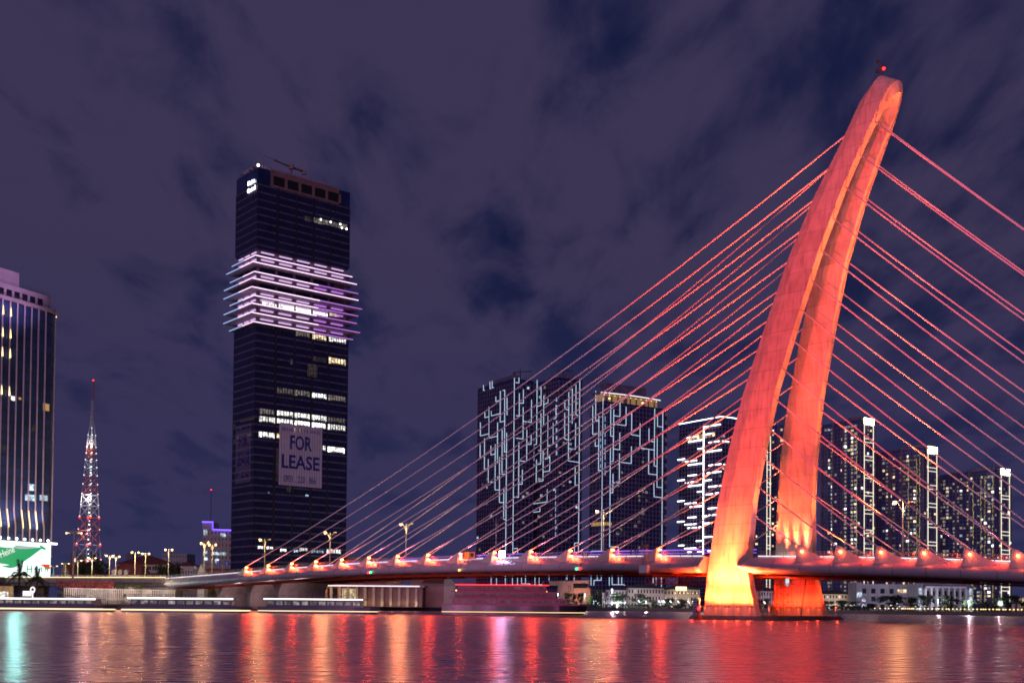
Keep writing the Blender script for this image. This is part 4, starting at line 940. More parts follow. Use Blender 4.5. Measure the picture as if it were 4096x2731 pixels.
C3_ = [[(1075, 800), (1075, 1000)], [(1148, 800), (1148, 938)], [(1195, 800), (1195, 938), (1110, 940), (1107, 1000)], [(1282, 800), (1282, 1000)], [(1315, 800), (1315, 990), (1455, 990), (1465, 1000)], [(1390, 800), (1390, 990)], [(1428, 800), (1428, 985)], [(1798, 800), (1798, 1000), (1832, 1000), (1832, 870)], [(1895, 800), (1895, 1025)]]
lines(G1, l3, r3, 2413, [c8(p) for p in C8] + [c1(p) for p in C1_] + [c3(p) for p in C3_])
lines(G1, l3, r3, 2413, [c8([(380, y), (378, y + 90)]) for y in range(570, 1500, 130)] + [c8([(315, y), (312, y + 60)]) for y in range(830, 1400, 110)], 'e_icew', .16, name='light_dash')
for y0 in range(1650, 2190, 34):     # pale balcony stack at the right corner
    a, zz = r3.hit(2661, y0); mb = MB(); r3.slab(mb, r3.L - 1.7, r3.L + .2, zz - 2.4, zz, 0, .5)
    mb.build('balcony_panel', 'aptl', G1)
scatter(G1, [(r3, z3 - 12, .3, r3.L * .2, r3.L * .7)], 54, seed=6, mts=('w3', 'w6', 'w6', 'w3'), zr=(30, 120))
for x0, x1, y0, y1 in ((2367, 2408, 2090, 2104), (2416, 2446, 2087, 2099)):
    f_ = l3 if x1 < 2413 else r3; a, zz1 = f_.hit(x0, y0); b, _ = f_.hit(x1, y0); _, zz0 = f_.hit(x0, y1); window(G1, f_, a, b, zz0, zz1, 'w5', .3)
# tower of white horizontal bars
H1, l4, r4, z4 = aptower('apartment_tower', 'dark apartment tower crossed by short glowing white horizontal bars, left of the pylon', 2718, 2888, 2965, 1668, 900, 35)
BAR = [(375, 355, 525, 328), (372, 425, 445, 410), (215, 455, 315, 435), (238, 490, 368, 465), (420, 492, 455, 490), (468, 485, 515, 480), (532, 480, 588, 485), (322, 550, 368, 542), (375, 580, 535, 557), (132, 650, 205, 638), (212, 665, 312, 652), (235, 697, 368, 675), (420, 698, 460, 692), (478, 688, 530, 686), (545, 690, 578, 690), (405, 765, 530, 752), (235, 790, 310, 780), (132, 835, 202, 825), (210, 855, 240, 852), (260, 847, 310, 840), (375, 835, 443, 824), (235, 885, 368, 868), (418, 890, 500, 880), (510, 880, 530, 880), (318, 935, 365, 928), (375, 962, 455, 950), (480, 945, 522, 942), (132, 1020, 200, 1012), (207, 1042, 237, 1038), (250, 1035, 308, 1030), (252, 1070, 362, 1058), (415, 1082, 498, 1075), (365, 1155, 405, 1148), (420, 1143, 487, 1138), (233, 1165, 307, 1158), (132, 1203, 198, 1198), (205, 1228, 272, 1222), (285, 1222, 308, 1220), (232, 1258, 312, 1252), (330, 1250, 362, 1247), (372, 1218, 440, 1210), (370, 1340, 452, 1332), (308, 1373, 362, 1370), (150, 1413, 197, 1412), (205, 1440, 305, 1437), (320, 1467, 362, 1467), (412, 1463, 435, 1462), (232, 1472, 262, 1471), (375, 1620, 440, 1620), (300, 1660, 366, 1660)]
for x0, y0, x1, y1 in BAR:
    pl = c2([(x0, y0), (x1, y1)]); f_ = r4 if pl[0][0] > 2887 else l4
    a, zA = f_.hit(*pl[0]); b, zB = f_.hit(*pl[1]); zz = (zA + zB) / 2
    mb = MB(); mb.tube([f_.at(max(a, -1), zz, .8), f_.at(min(b, f_.L + .5), zz, .8)], .36, 5); mb.build('light_bar', 'e_bar', H1)
lines(H1, l4, r4, 2888, [c2([(372, 350), (366, 1490)]), c2([(367, 1560), (367, 1700)])], 'e_bar', .32)
mb = MB(); mb.tube([l4.at(0, z4 + .5, .6), l4.at(l4.L, z4 + .5, .6)], .25, 4); mb.tube([r4.at(0, z4 + .5, .6), r4.at(r4.L, z4 + .5, .6)], .25, 4); mb.build('roof_light', 'e_bar', H1)
for k in range(7):
    a = l4.L * (.24 + .09 * k); window(H1, l4, a, a + 3, z4 - 16 + k * .3, z4 - 11, ('w2', 'w5')[k % 2], .3)
scatter(H1, [(l4, z4 - 16, .09, 0, l4.L), (r4, z4 - 10, .1, 0, r4.L)], 30, seed=9, mts=('w3', 'w2', 'w4', 'w6'))
crane(H1, l4.at(l4.L * .92, z4, -6), 14, 6, .1)
# tower hidden behind the pylon with a ladder of light, then the four windowed towers
def ladtower(label, xl, xc, xr, yt, Y, ytl, lx, ly, rungs, crown, gold, n, seed):
    o, lf, rf, zt = aptower('apartment_tower', label, xl, xc, xr, yt, Y, 36, 'glassb', 3.15, 3.1)
    mb = MB(); lf.slab(mb, lf.L * .55, lf.L, zt, zt + 2.5, -9, -.5); lf.slab(mb, lf.L * .2, lf.L * .5, zt, zt + 1.2, -8, -.5); mb.build('roof_steps', 'apt', o)
    for a_, b_ in ((.0, .035), (.3, .34), (.55, .58)): mb = MB(); lf.slab(mb, lf.L * a_, lf.L * b_, GZ, zt, 0, 1.2); mb.build('pier', 'apt', o)
    if lx:
        A = [rf.hit(lx[0], 2000)[0], rf.hit(lx[1], 2000)[0]]; zt_ = rf.hit(lx[0], ly)[1]
        for a in A: mb = MB(); mb.tube([rf.at(a, GZ + 4, .5), rf.at(a, zt_, .5)], .27, 4); mb.build('light_line', 'e_ladder', o)
        for y in rungs: zz = rf.hit((lx[0] + lx[1]) / 2, y)[1]; mb = MB(); mb.tube([rf.at(A[0] + .3, zz, .5), rf.at(A[1] - .3, zz, .5)], .21, 4); mb.build('light_rung', 'e_ladder', o)
        if crown:
            zc0 = rf.hit(lx[0], crown[1])[1]; zc1 = rf.hit(lx[0], crown[0])[1]
            mb = MB(); rf.slab(mb, A[0] - .2, A[1] + .8, zc0, zc1, -10, .3); mb.build('roof_crown', 'aptl', o)
            mb = MB(); rf.slab(mb, A[0], A[1] + .6, zc0 + .2, zc1 - .2, .32, .6); mb.build('crown_light', 'e_crown', o)
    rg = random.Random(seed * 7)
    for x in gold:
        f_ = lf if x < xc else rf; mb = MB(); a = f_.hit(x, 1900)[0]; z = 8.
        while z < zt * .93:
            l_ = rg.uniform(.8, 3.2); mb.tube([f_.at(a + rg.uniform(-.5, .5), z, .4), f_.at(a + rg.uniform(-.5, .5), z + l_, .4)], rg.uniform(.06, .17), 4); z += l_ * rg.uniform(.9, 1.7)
        mb.build('gold_glint_strand', 'e_gold', o)  # gold reflections on the facade, put in as glowing strands
    scatter(o, [(lf, zt, .85, 0, lf.L), (rf, zt, .22, 0, rf.L)], n, seed=seed, dz=3.15, mts=('w1', 'w2', 'w2', 'w4', 'w3', 'w3', 'w6', 'w2'))
    return o, lf, rf, zt
def ry(*ys): return [cR(0, y)[1] for y in ys]
ladtower('windowed apartment tower hidden behind the near pylon leg, two ladders of light down its edge', 2985, 3035, 3086, 1738, 930, 0, (3066, 3079), 1742, [c2([(0, y)])[0][1] for y in (580, 690, 735, 850, 890, 1010, 1050, 1170, 1210, 1330, 1410, 1440, 1690)], None, (), 30, 21)
o_, lf_, rf_, _ = ladtower('windowed apartment tower seen through the gap between the two pylon legs', 3087, 3180, 3236, 1690, 940, 0, None, 0, (), None, (), 60, 22)
mb = MB(); f_ = Face(rf_.at(-30, 0, 0), rf_.e, 10)
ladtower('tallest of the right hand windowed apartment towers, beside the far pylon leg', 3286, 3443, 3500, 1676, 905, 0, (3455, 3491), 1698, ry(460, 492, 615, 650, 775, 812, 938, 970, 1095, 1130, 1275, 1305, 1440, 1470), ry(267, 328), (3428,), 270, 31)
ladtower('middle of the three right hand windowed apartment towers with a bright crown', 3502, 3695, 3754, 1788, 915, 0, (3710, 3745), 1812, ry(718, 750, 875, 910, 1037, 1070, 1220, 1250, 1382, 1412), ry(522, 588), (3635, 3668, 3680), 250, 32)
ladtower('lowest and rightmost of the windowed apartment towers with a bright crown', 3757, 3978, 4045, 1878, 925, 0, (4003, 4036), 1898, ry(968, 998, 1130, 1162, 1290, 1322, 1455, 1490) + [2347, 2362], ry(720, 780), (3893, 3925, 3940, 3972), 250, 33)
# ladder line seen left of the far leg belongs to the tower behind the pylon: second ladder
# ---------------------------------------------------------------- left background
o, f, z1 = lowb('apartment_block', 'pale block outlined along its stepped roof by a blue neon line', 'building', 812, 928, 2117, 700, 18, 'cream', 12, 8, wh=.45, ww=.4)
a, zt_ = f.hit(853, 2087); mb = MB(); f.slab(mb, -.2, a, z1, zt_, -14, .4); mb.build('stair_tower', 'cream', o)
mb = MB(); mb.tube([f.at(-.4, zt_, .8), f.at(a, zt_, .8), f.at(a, z1, .8), f.at(f.L + .3, z1 - .3, .8)], .45, 4); mb.build('neon_line', 'e_blue', o)
mb = MB(); mb.tube([f.at(a * .62, zt_, -3), f.at(a * .62, zt_ + 20, -3)], .16, 4); an = mb.build('aerial', 'dark', o); mb = MB(); mb.ball(f.at(a * .62, zt_ + 20.3, -3), .45, 6, 4); mb.build('beacon', 'e_red', an)
text('E - - -', f.at(f.L * .6, z1 + .3, .3), f.e, ez, 3.2, 'dark', o, 'roof_sign', width=f.L * .42)
for x, y in ((822, 2122), (822, 2134), (822, 2208), (824, 2234), (856, 2212), (870, 2213), (885, 2214), (898, 2214), (890, 2138), (896, 2140), (868, 2239), (870, 2248)):
    a, zz = f.hit(x, y); window(o, f, a - 1.1, a + 1.1, zz - .9, zz + .9, 'w4', .3)
lowb('office_block', 'dark distant glass block standing behind the lattice mast foot', 'building', 283, 352, 2208, 780, 20, 'window', 6, 5, 'glass')
o, f, z1 = lowb('chapel', 'white gabled chapel front with steep red roof beside the mast foot', 'chapel', 246, 272, 2288, 470, 2, 'white')
mb = MB(); ap = f.at(f.L * .45, zat(258, 2248, 470), .2); mb.prism([f.at(-.2, z1, .1), f.at(f.L + .2, z1, .1), ap], (0, 1.5, 0)); mb.build('gable', 'white', o)
mb = MB(); A = [f.at(f.L * .45, ap.z, -.5), f.at(f.L + .3, z1 - 1, -.5)]; mb.hexa([A[1], A[1] + Vector((9, 4, 0)), A[1] + Vector((9, 12, 0)), A[1] + Vector((0, 12, 0)), A[0], A[0] + Vector((7, 4, 0)), A[0] + Vector((7, 12, 0)), A[0] + Vector((0, 12, 0))]); mb.build('roof', 'roof', o)
mb = MB()
for k in (.25, .45, .65): f.slab(mb, f.L * k - .15, f.L * k + .15, z1 - 3, z1 - .4, .05, .12)
each(mb, 'lancet_window', 'window', o)
o, f, z1 = lowb('red_roofed_hall', 'long hall with steep red roof and small white dormers, behind the viaduct', 'hall', 437, 560, 2297, 470, 16, 'white')
def steep(o, f, z1, zr, inset, mt='roof'):
    mb = MB(); A = [f.at(-.6, z1, .6), f.at(f.L + .6, z1, .6), f.at(f.L + .6, z1, -16), f.at(-.6, z1, -16)]; b0, b1 = f.at(inset, zr, -8), f.at(f.L - inset, zr, -8)
    mb.poly([A[0], A[1], b1, b0]); mb.poly([A[1], A[2], b1]); mb.poly([A[2], A[3], b0, b1]); mb.poly([A[3], A[0], b0]); return mb.build('roof', mt, o)
zr = zat(480, 2252, 478); rf_ = steep(o, f, z1, zr, 2)
for x in (456, 481, 505):
    a, zz = f.hit(x, 2297); mb = MB(); f.slab(mb, a - .75, a + .75, z1 - .2, z1 + 1.4, -2.5, .7); mb.prism([f.at(a - 1, z1 + 1.4, .75), f.at(a + 1, z1 + 1.4, .75), f.at(a, z1 + 2.2, .75)], f.n * -3); dm = mb.build('dormer', 'white', rf_)
    
o, f, z1 = lowb('red_roofed_hall', 'broad white hall with arched windows under a low dark red roof', 'hall', 472, 664, 2252, 520, 16, 'white', 0); steep(o, f, z1, zat(600, 2222, 528), 9)
mb = MB()
for k in range(9):
    for d in (-.7, .7): f.slab(mb, f.L * (k + .6) / 9.4 + d - .35, f.L * (k + .6) / 9.4 + d + .35, z1 - 2.8, z1 - 1.2, -.05, .08)
each(mb, 'window', 'window', o)
mb = MB(); f.slab(mb, -.3, f.L + .3, z1 - .4, z1, 0, .5); f.slab(mb, 0, f.L, GZ, z1 - 4.4, .3, 3); mb.build('lower_roof', 'roof', o)
o, f, z1 = lowb('red_roofed_hall', 'smaller white hall with red roof between dark trees left of the tallest tower', 'hall', 694, 772, 2262, 520, 14, 'white', 3, 7, wh=.35, ww=.3); steep(o, f, z1, zat(735, 2243, 528), 5)
lowb('apartment_block', 'pale stepped apartment block behind the lamp posts, left of the blue outlined block', 'building', 648, 748, 2212, 760, 20, 'pale', 9, 9, wh=.4, ww=.6)
lowb('red_roofed_hall', 'dark red roofed shed at the foot of the blue outlined block', 'hall', 800, 905, 2272, 500, 14, 'roof', 0)
o, f, z1 = lowb('gabled_hall', 'white gabled front with a pointed roof beside the sign posts', 'hall', 790, 818, 2290, 480, 6, 'white', 0)
mb = MB(); mb.prism([f.at(0, z1, .1), f.at(f.L, z1, .1), f.at(f.L * .5, zat(804, 2255, 480), .1)], (0, 4, 0)); mb.build('gable', 'white', o)
lowb('apartment_block', 'tiny dark block on the skyline behind the red roofed halls', 'building', 505, 530, 2212, 900, 12, 'apt', 7, 4)
lowb('warehouse', 'low brown roofed warehouse right of the tallest tower podium', 'building', 1640, 1720, 2310, 470, 12, 'bronze', 0)
# ---------------------------------------------------------------- approach viaduct on the left
va, vb = B(241, -12.5, 0), P(-140, 2300, 436); va = Vector((va.x, va.y)); vb = Vector((vb.x, vb.y)); ve = (va - vb).normalized(); vf = Face(vb, ve, (va - vb).length)
via = empty('approach_viaduct', (vb.x, vb.y, GZ), 'concrete approach viaduct with rails carrying the road onto the bridge', 'viaduct')
zv = zat(300, 2308, 418); L_ = vf.L
mb = MB(); vf.slab(mb, 0, L_, zv - 1.75, zv, -.4, 0); vf.slab(mb, 0, L_, zv - 1.9, zv - 1.75, -22, -.1); vf.slab(mb, 0, L_, zv - 1.75, zv, -22, -21.6); vf.slab(mb, 0, L_, zv - 1.7, zv - 1.1, -21.5, -.5); mb.build('deck', 'viaduct', via)
mb = MB(); vf.slab(mb, 0, L_, zv - 2.95, zv - 1.92, -20, -1.3); mb.build('box_girder', 'viaduct', via)
mb = MB(); n = int(L_ / 2.2)
for h_ in (.45, .9): mb.tube([vf.at(0, zv + h_, -.2), vf.at(L_, zv + h_, -.2)], .07, 4)
for k in range(n + 1): vf.slab(mb, L_ * k / n - .05, L_ * k / n + .05, zv, zv + .9, -.25, -.15)
mb.build('railing', 'white', via)
mb = MB(); mb.tube([vf.at(L_ * .1, zv + .1, .12), vf.at(L_, zv + .1, .12)], .1, 4); mb.build('light_strip', 'e_lamp2', via)
for x in (10, 408, 590):
    a = vf.hit(x, 2330)[0]; mb = MB(); vf.slab(mb, a - 1.1, a + 1.1, GZ - 1, zv - 3, -12, -9.5); mb.build('pier', 'viaduct', via)
for x0, x1 in ((845, 925), (980, 1035), (1090, 1150)):        # piers carrying the shore end of the bridge
    a, c = tz(x0, 2340, -8)[0], tz(x1, 2340, -8)[0]; tm = (a + c) / 2
    mb = MB(); b0 = B(tm, 0, 0); R_ = []
    for zz, hw in ((GZ - 1, 1.5), (zd(tm) - 6.4, 1.7), (zd(tm) - 4.6, 4.2), (zd(tm) - 3.6, 5.2)): R_.append([B(tm - hw * .55, -9, zz), B(tm + hw * .55, -9, zz), B(tm + hw * .55, 9, zz), B(tm - hw * .55, 9, zz)])
    mb.loft(R_); mb.build('pier', 'viaduct', bridge); point(B(tm - 9, -8, 4), 1000, (1, .6, .7), .4)
a = vf.hit(635, 2335)[0]; mb = MB(); vf.slab(mb, a - 2.5, a + 4, zv - 4.5, zv - 3.2, -14, 1.5); vf.slab(mb, a - .3, a + 2, GZ, zv - 4.5, -12, 0); mb.build('pier', 'viaduct', via)
# ---------------------------------------------------------------- lamps
def lamp_proto(name, H, arm, mt_l, mt_r, label, group, head=.42):
    r = empty(name, (0, 0, 0), label, 'street lamp', group)
    mb = MB(); mb.tube([(0, 0, 0), (0, 0, H * .72), (0, 0, H)], [.16, .12, .06], 6); mb.build('pole', 'lampgrey', r)
    for sg, mt in ((-1, mt_l), (1, mt_r)):
        mb = MB(); mb.tube([(0, 0, H * .8), (sg * arm * .25, 0, H * .88), (sg * arm * .6, 0, H * .985), (sg * arm, 0, H)], .04, 4); ar = mb.build('arm', 'lampgrey', r)
        mb = MB(); mb.tube([(sg * (arm - .5), 0, H), (sg * (arm + .45), 0, H + .06)], [.12, .16], 6); mb.build('lamp_hood', 'lampgrey', ar)
        if mt: mb = MB(); mb.ball((sg * arm, 0, H - .16), head, 8, 5, .8); mb.build('lamp_head', mt, ar)
    return r
PR_ = {}
def street_lamp(x, yh, w_or_Y, kind, label, on_bridge=True, arm=1.6, light=1):
    mtl, mtr = {'LR': ('e_lamp', 'e_lamp'), 'L': ('e_lamp', None), 'l': ('e_lamp2', None), '0': (None, None), 'LLs': ('e_lamp', 'e_lamp2'), 'ss': ('e_lamp2', 'e_lamp2'), 's0': ('e_lamp2', None)}[kind]
    if on_bridge: t, z = tz(x, yh, w_or_Y); base = B(t, w_or_Y, zd(t)); H = z - base.z
    else: q = P(x, yh, w_or_Y); base = Vector((q.x, q.y, zv - 1)); H = q.z - base.z
    key = (kind, round(arm, 1))
    if key not in PR_:
        PR_[key] = (lamp_proto('street_lamp', 10.0, arm, mtl, mtr, label, 'double armed street lamps along the roadway', .4), 10.0); r = PR_[key][0]; r.location = base; r.scale = (1, 1, H / 10); r['label'] = label
    else: r = dup(PR_[key][0], base, 0, label, None, (1, 1, H / 10))
    if ('L' in kind or kind == 'l') and light:
        point(base + Vector((-arm, -2.2, H - .6)), 8000 * light, (1, .6, .22), .35)
    return r
for x, y, k, lb in ((1060, 2157, 'L', 'lamp post with one lit arm at the left foot of the tallest tower'), (1321, 2128, 'L', 'lamp post with one lit arm before the right edge of the tallest office tower'), (1625, 2094, 'L', 'lamp post with one glaring lit arm against open sky right of the tallest tower'), (1985, 2070, '0', 'unlit double armed lamp post before the left line lit tower'), (2415, 2044, 'l', 'lamp post with one faint lamp before the terrace crowned tower'), (3612, 2006, 'L', 'lamp post with one small lit lamp behind the cables right of the pylon')):
    street_lamp(x, y, 0, k, lb, light=.28 if x > 3000 else .6)
YV = 428
for x, y, k, lb in ((312, 2240, 'ss', 'small dim double lamp post just right of the tall plain pole'), (369, 2230, 'LLs', 'lamp post right below the lattice mast with one bright arm'), (439, 2220, 'LLs', 'lamp post right of the mast with its left lamp bright'), (464, 2224, 'LR', 'lamp post with two glaring lamps before the steep red roof'), (541, 2207, 'LLs', 'thin double lamp post left of the brightest lamp'), (583, 2212, 'LR', 'lamp post with the brightest glaring pair of lamps on the viaduct'), (675, 2196, 'LR', 'lamp post with two glaring lamps over the pale stepped block'), (850, 2176, 'LLs', 'lamp post with one glaring and one small lamp before the blue outlined block'), (818, 2170, 'L', 'lamp post with a single bright lamp at the left edge of the blue outlined block'), (262, 2252, 'ss', 'small double lamp post by the white chapel gable'), (215, 2262, 'ss', 'small double lamp post between the screen and the chapel')):
    street_lamp(x, y, YV, k, lb, False, 1.25 if x < 900 else 1.6, .42)
# tall mast lamp on the bank
q = gp(290, 42); zt_ = zat(302, 2128, q.y); tall = empty('mast_lamp', q, 'tall plain pole with a ring of lamps near the left edge', 'mast lamp')
mb = MB(); mb.tube([q, (q.x + .2, q.y, zt_)], [.42, .25], 8); mb.build('pole', 'lampgrey', tall)
mb = MB(); mb.tube([(q.x + .2, q.y, zt_ - .4), (q.x + .2, q.y, zt_ + .3), (q.x + .2, q.y, zt_ + 1.2)], [1.4, 1.3, .1], 10); mb.build('crown', 'lampgrey', tall)
for dx in (-2.4, 2.8): mb = MB(); mb.tube([(q.x + .2, q.y, zt_ - .3), (q.x + dx, q.y, zt_ - .2)], .08, 4); mb.ball((q.x + dx, q.y, zt_ - .3), .35); mb.build('lamp_head', 'e_lamp2', tall)
# shore lamps (sodium) and cool lamps on the right bank
def bank_lamp(x, yh, dY, mt, label, group, power=0, col=(1, .6, .25), rr=.45):
    q = gp(x, dY); z = zat(x, yh, q.y); r = empty('bank_lamp', q, label, 'lamp', group); mb = MB(); mb.tube([q, (q.x, q.y, z - .1)], .08, 5); mb.tube([(q.x, q.y, z - .3), (q.x + .5, q.y, z + .25)], .06, 4); mb.build('pole', 'lampgrey', r)
    mb = MB(); mb.ball((q.x, q.y - .1, z), rr, 8, 5, .8); mb.build('lamp_head', mt, r)
    if power: point((q.x, q.y - 1.2, z - .6), power, col, .4)
for x, y, lb, p in ((1228, 2350, 'amber quay lamp under the bridge, leftmost of the row below the deck', 5000), (1459, 2353, 'amber quay lamp below the deck beside the lit colonnade', 8000), (1657, 2355, 'amber quay lamp below the deck above the gangway', 8000), (1825, 2359, 'small amber lamp left of its close pair behind the cruise boat', 2500), (1846, 2360, 'small amber lamp right of its close pair behind the cruise boat', 3000), (2188, 2366, 'amber lamp glaring between the cruise boat and the terracotta building', 8000)):
    bank_lamp(x, y, 14, 'e_sodium', lb, 'amber lamps along the far quay', p, (1, .5, .14), .42 if p > 4000 else .3)
for x, y, lb, p, rr in ((2470, 2414, 'most glaring white lamp at the water edge below the terrace crowned tower', 26000, .6), (2448, 2356, 'white lamp on the roofline behind the waterside trees', 6000, .45), (2340, 2375, 'small white lamp beside the green lit tree', 3500, .3), (2232, 2373, 'small white lamp in front of the terracotta building', 1500, .3), (2450, 2408, 'tiny white lamp left of the most glaring one', 900, .3), (2499, 2408, 'tiny white lamp right of the most glaring one', 900, .3), (2585, 2405, 'white lamp among trees before the villas', 2500, .35), (3875, 2402, 'white lamp before the institution, left one of the two right hand starry lamps', 8000, .45), (3993, 2406, 'white lamp right of the ladder lit tower foot, rightmost starry lamp', 6000, .42), (3752, 2398, 'pair of tiny white lamps before the portico', 2500, .36)):
    bank_lamp(x, y, 10, 'e_cool', lb, 'white lamps on the far bank', p, (.85, .92, 1), rr)
gl = None
for x in (2648, 2657, 2683, 2714, 2753, 2778, 2774, 2636, 2556, 3058, 3099, 3115):
    q = gp(x + rnd.uniform(-2, 2), 5); h_ = rnd.uniform(3.0, 4.4)
    if gl is None:
        gl = empty('globe_lamp', q, 'small white globe lamp in front of the villas behind the pylon', 'lamp', 'globe lamps before the villas')
        mb = MB(); mb.tube([q, q + ez * 3.6], .06, 5); mb.build('pole', 'dark', gl); mb = MB(); mb.ball(q + ez * 3.9, .4); mb.ball(q + ez * 3.3 + Vector((.5, 0, 0)), .25); mb.build('globe', 'e_cool', gl)
    else: dup(gl, q)
# row of small quay lamps on the right
ql = None; xs = [3500, 3521, 3542, 3555, 3572, 3590, 3608, 3614, 3622, 3632, 3640, 3648, 3655]; x = 3672
while x < 4120: xs.append(x); x += rnd.choice((16, 16, 15, 17, 9))
for x in xs:
    q = gp(x, .3) + ez * .12
    if ql is None:
        ql = empty('quay_light', q, 'small warm bollard light in the row on the right hand quay edge', 'quay light', 'row of lights on the right hand quay')
        mb = MB(); mb.tube([q, q + ez * .9], .1, 6); mb.build('post', 'dark', ql); mb = MB(); mb.ball(q + ez * 1.0, .22, 7, 4); mb.build('lamp', 'e_lamp', ql)
    else: dup(ql, q)
mb = MB(); pts = [gp(x, .8) + ez * 1.15 for x in range(3480, 4200, 20)]; mb.tube(pts, .06, 4)
for p in pts: mb.tube([p - ez * 1.1, p], .05, 4)
mb2 = mb.build('quay_railing', 'white'); tag(mb2, 'white railing along the right hand quay behind its row of lights', 'railing')
# ---------------------------------------------------------------- right bank buildings
o, f, z1 = lowb('terracotta_building', 'orange lit panelled building with terrace left of the waterside trees', 'building', 2294, 2362, 2350, 640, 14, 'orangewall', 0)
mb = MB(); a0, zz = f.hit(2232, 2322); a1, _ = f.hit(2293, 2319); f.slab(mb, a0, a1, GZ, zz, -16, 1); a2, _ = f.hit(2198, 2322); f.slab(mb, a2, a0, zz - 2.6, zz - .1, -14, 0); mb.build('tall_wing', 'bronze', o)
mb = MB(); a3, zq = f.hit(2358, 2320); f.slab(mb, a1, a3, zq - 1.6, zq, -14, .5); f.slab(mb, a1 + 8, a3, z1, zq - 1.6, -14, -4); mb.build('roof_storey', 'orangewall', o)
mb = MB(); f.slab(mb, a1 + 1.5, a1 + 3.6, z1 + .2, zq - 1.9, -3.9, -3.8); f.slab(mb, a1 + 4.4, a3 - .8, z1 + .3, zq - 2, -3.9, -3.8); each(mb, 'window', 'window', o)
for k in range(11): mb = MB(); f.slab(mb, a0 + (a1 - a0) * k / 10 - .05, a0 + (a1 - a0) * k / 10 + .05, GZ, zz - .2, 1, 1.06); mb.build('panel_joint', 'dark', o)
text('o', f.at(a0 + (a1 - a0) * .75, zz - 6, 1.05), f.e, ez, 3.4, 'dark', o, 'wall_emblem', width=1.6)
spot(f.at(a1 + 4, GZ + .5, 14), f.at(a1 + 2, z1, 0), 9000, (1, .5, .3), 80, 1)
VL = [('pale three storey villa row with grey hipped roofs below the terrace crowned tower', 2512, 2655, 2350, 640, 3, 12, 'cream', (1, .75, .75)), ('dim villa half hidden behind the waterside trees, left end of the villa row', 2425, 2510, 2358, 650, 3, 7, 'pale', (.9, .85, 1)), ('warm lit villa left of the pylon foot with glowing roof sign', 2657, 2800, 2356, 645, 3, 11, 'cream', (1, .8, .5)), ('villa framed in the gap between the two pylon legs', 3020, 3108, 2362, 650, 3, 8, 'pale', (.95, .9, 1)), ('warm lit villa row right of the far pylon leg', 3280, 3400, 2374, 620, 3, 10, 'cream', (1, .8, .55)), ('villa with balconies under a grey hip roof, left of the white institution', 3400, 3520, 2378, 618, 3, 9, 'cream', (1, .8, .6))]
for lb, x0, x1, yt, Y, ro, co, mt, lc in VL:
    o, f, z1 = lowb('villa', lb, 'villa', x0, x1, yt, Y, 12, mt, ro, co, roof='greyroof', pitch=2.4, wh=.5, ww=.42)
    o['group'] = 'villas along the right bank'
    mb = MB(); r_ = random.Random(x0)
    for c_ in range(co):
        if r_.random() < .5: p_ = f.L / co; f.slab(mb, p_ * c_ + .5, p_ * (c_ + 1) - .5, GZ + (z1 - GZ) / 3 - .1, GZ + (z1 - GZ) / 3 + .8, .3, .9)
    each(mb, 'balcony', 'dark', o)
    for c_ in range(co):
        for r in range(ro):
            if r_.random() < (.3 if 'warm' in lb else .1):
                p_ = f.L / co; dz = (z1 - GZ) / ro; window(o, f, p_ * (c_ + .3), p_ * (c_ + .7), GZ + dz * (r + .26), GZ + dz * (r + .72), r_.choice(('w2', 'w4', 'w2', 'w3')), .15)
    for q in (.2, .5, .8): spot(f.at(f.L * q, GZ + 1.5, 12), f.at(f.L * q, z1 - 2, 0), (1800 if 'warm' in lb else 900), lc, 90, 1, .5)
    if 'glowing' in lb:
        mb = MB(); f.slab(mb, f.L * .32, f.L * .62, z1 - .5, z1 + 1.6, .3, .8); mb.build('roof_sign', 'e_warm', o)
        mb = MB()
        for k in range(6): f.slab(mb, f.L * (.3 + .1 * k) - .25, f.L * (.3 + .1 * k) + .25, GZ, z1 - 2.5, .5, 1)
        each(mb, 'column', 'cream', o)
        mb = MB(); [mb.ball(f.at(f.L * (.3 + .12 * k), z1 - 2, 1.2), .3, 5, 3) for k in range(6)]; each(mb, 'eave_lamp', 'e_warm', o)
o, f, z1 = lowb('institution', 'long white institution with strip windows under the bridge at right', 'building', 3436, 3672, 2334, 600, 16, 'pale', 0)
mb = MB(); a_, zz = f.hit(3424, 2328); f.slab(mb, a_, 1.5, GZ, zz, -14, .6); f.slab(mb, 0, f.L, z1 - 1.5, z1, 0, .5)
for k in range(5): f.slab(mb, f.L * .62 * k / 4 - .2, f.L * .62 * k / 4 + .9, GZ, z1 - 1.5, 0, .45)
mb.build('wall_frame', 'pale', o)
mb = MB()
for k in range(4):
    for r in range(3): p_ = f.L * .62 / 4; f.slab(mb, p_ * k + 1.6, p_ * (k + 1) - 1, z1 - 5 - r * 4.2, z1 - 2.4 - r * 4.2, .02, .1)
for r in range(3): f.slab(mb, f.L * .86, f.L * .95, z1 - 3.6 - r * 3.2, z1 - 2.8 - r * 3.2, .02, .1)
each(mb, 'window', 'window', o)
for x0, x1 in ((.64, .69), (.7, .74), (.75, .8)): window(o, f, f.L * x0, f.L * x1, z1 - 4.6, z1 - 2.8, 'w2', .15)
window(o, f, a_ + .3, 1.2, z1 - 7, z1 - 4.5, 'w4', .9)
spot(f.at(f.L * .4, 6, 34), f.at(f.L * .4, 14, 0), 7000, (.75, .75, 1), 110, 1); spot(f.at(f.L * .9, 6, 30), f.at(f.L * .9, 14, 0), 3000, (.8, .78, 1), 90, 1)
o, f, z1 = lowb('institution', 'blue grey institution with a tall white portico of square columns at far right', 'building', 3680, 3882, 2332, 580, 16, 'pale', 0)
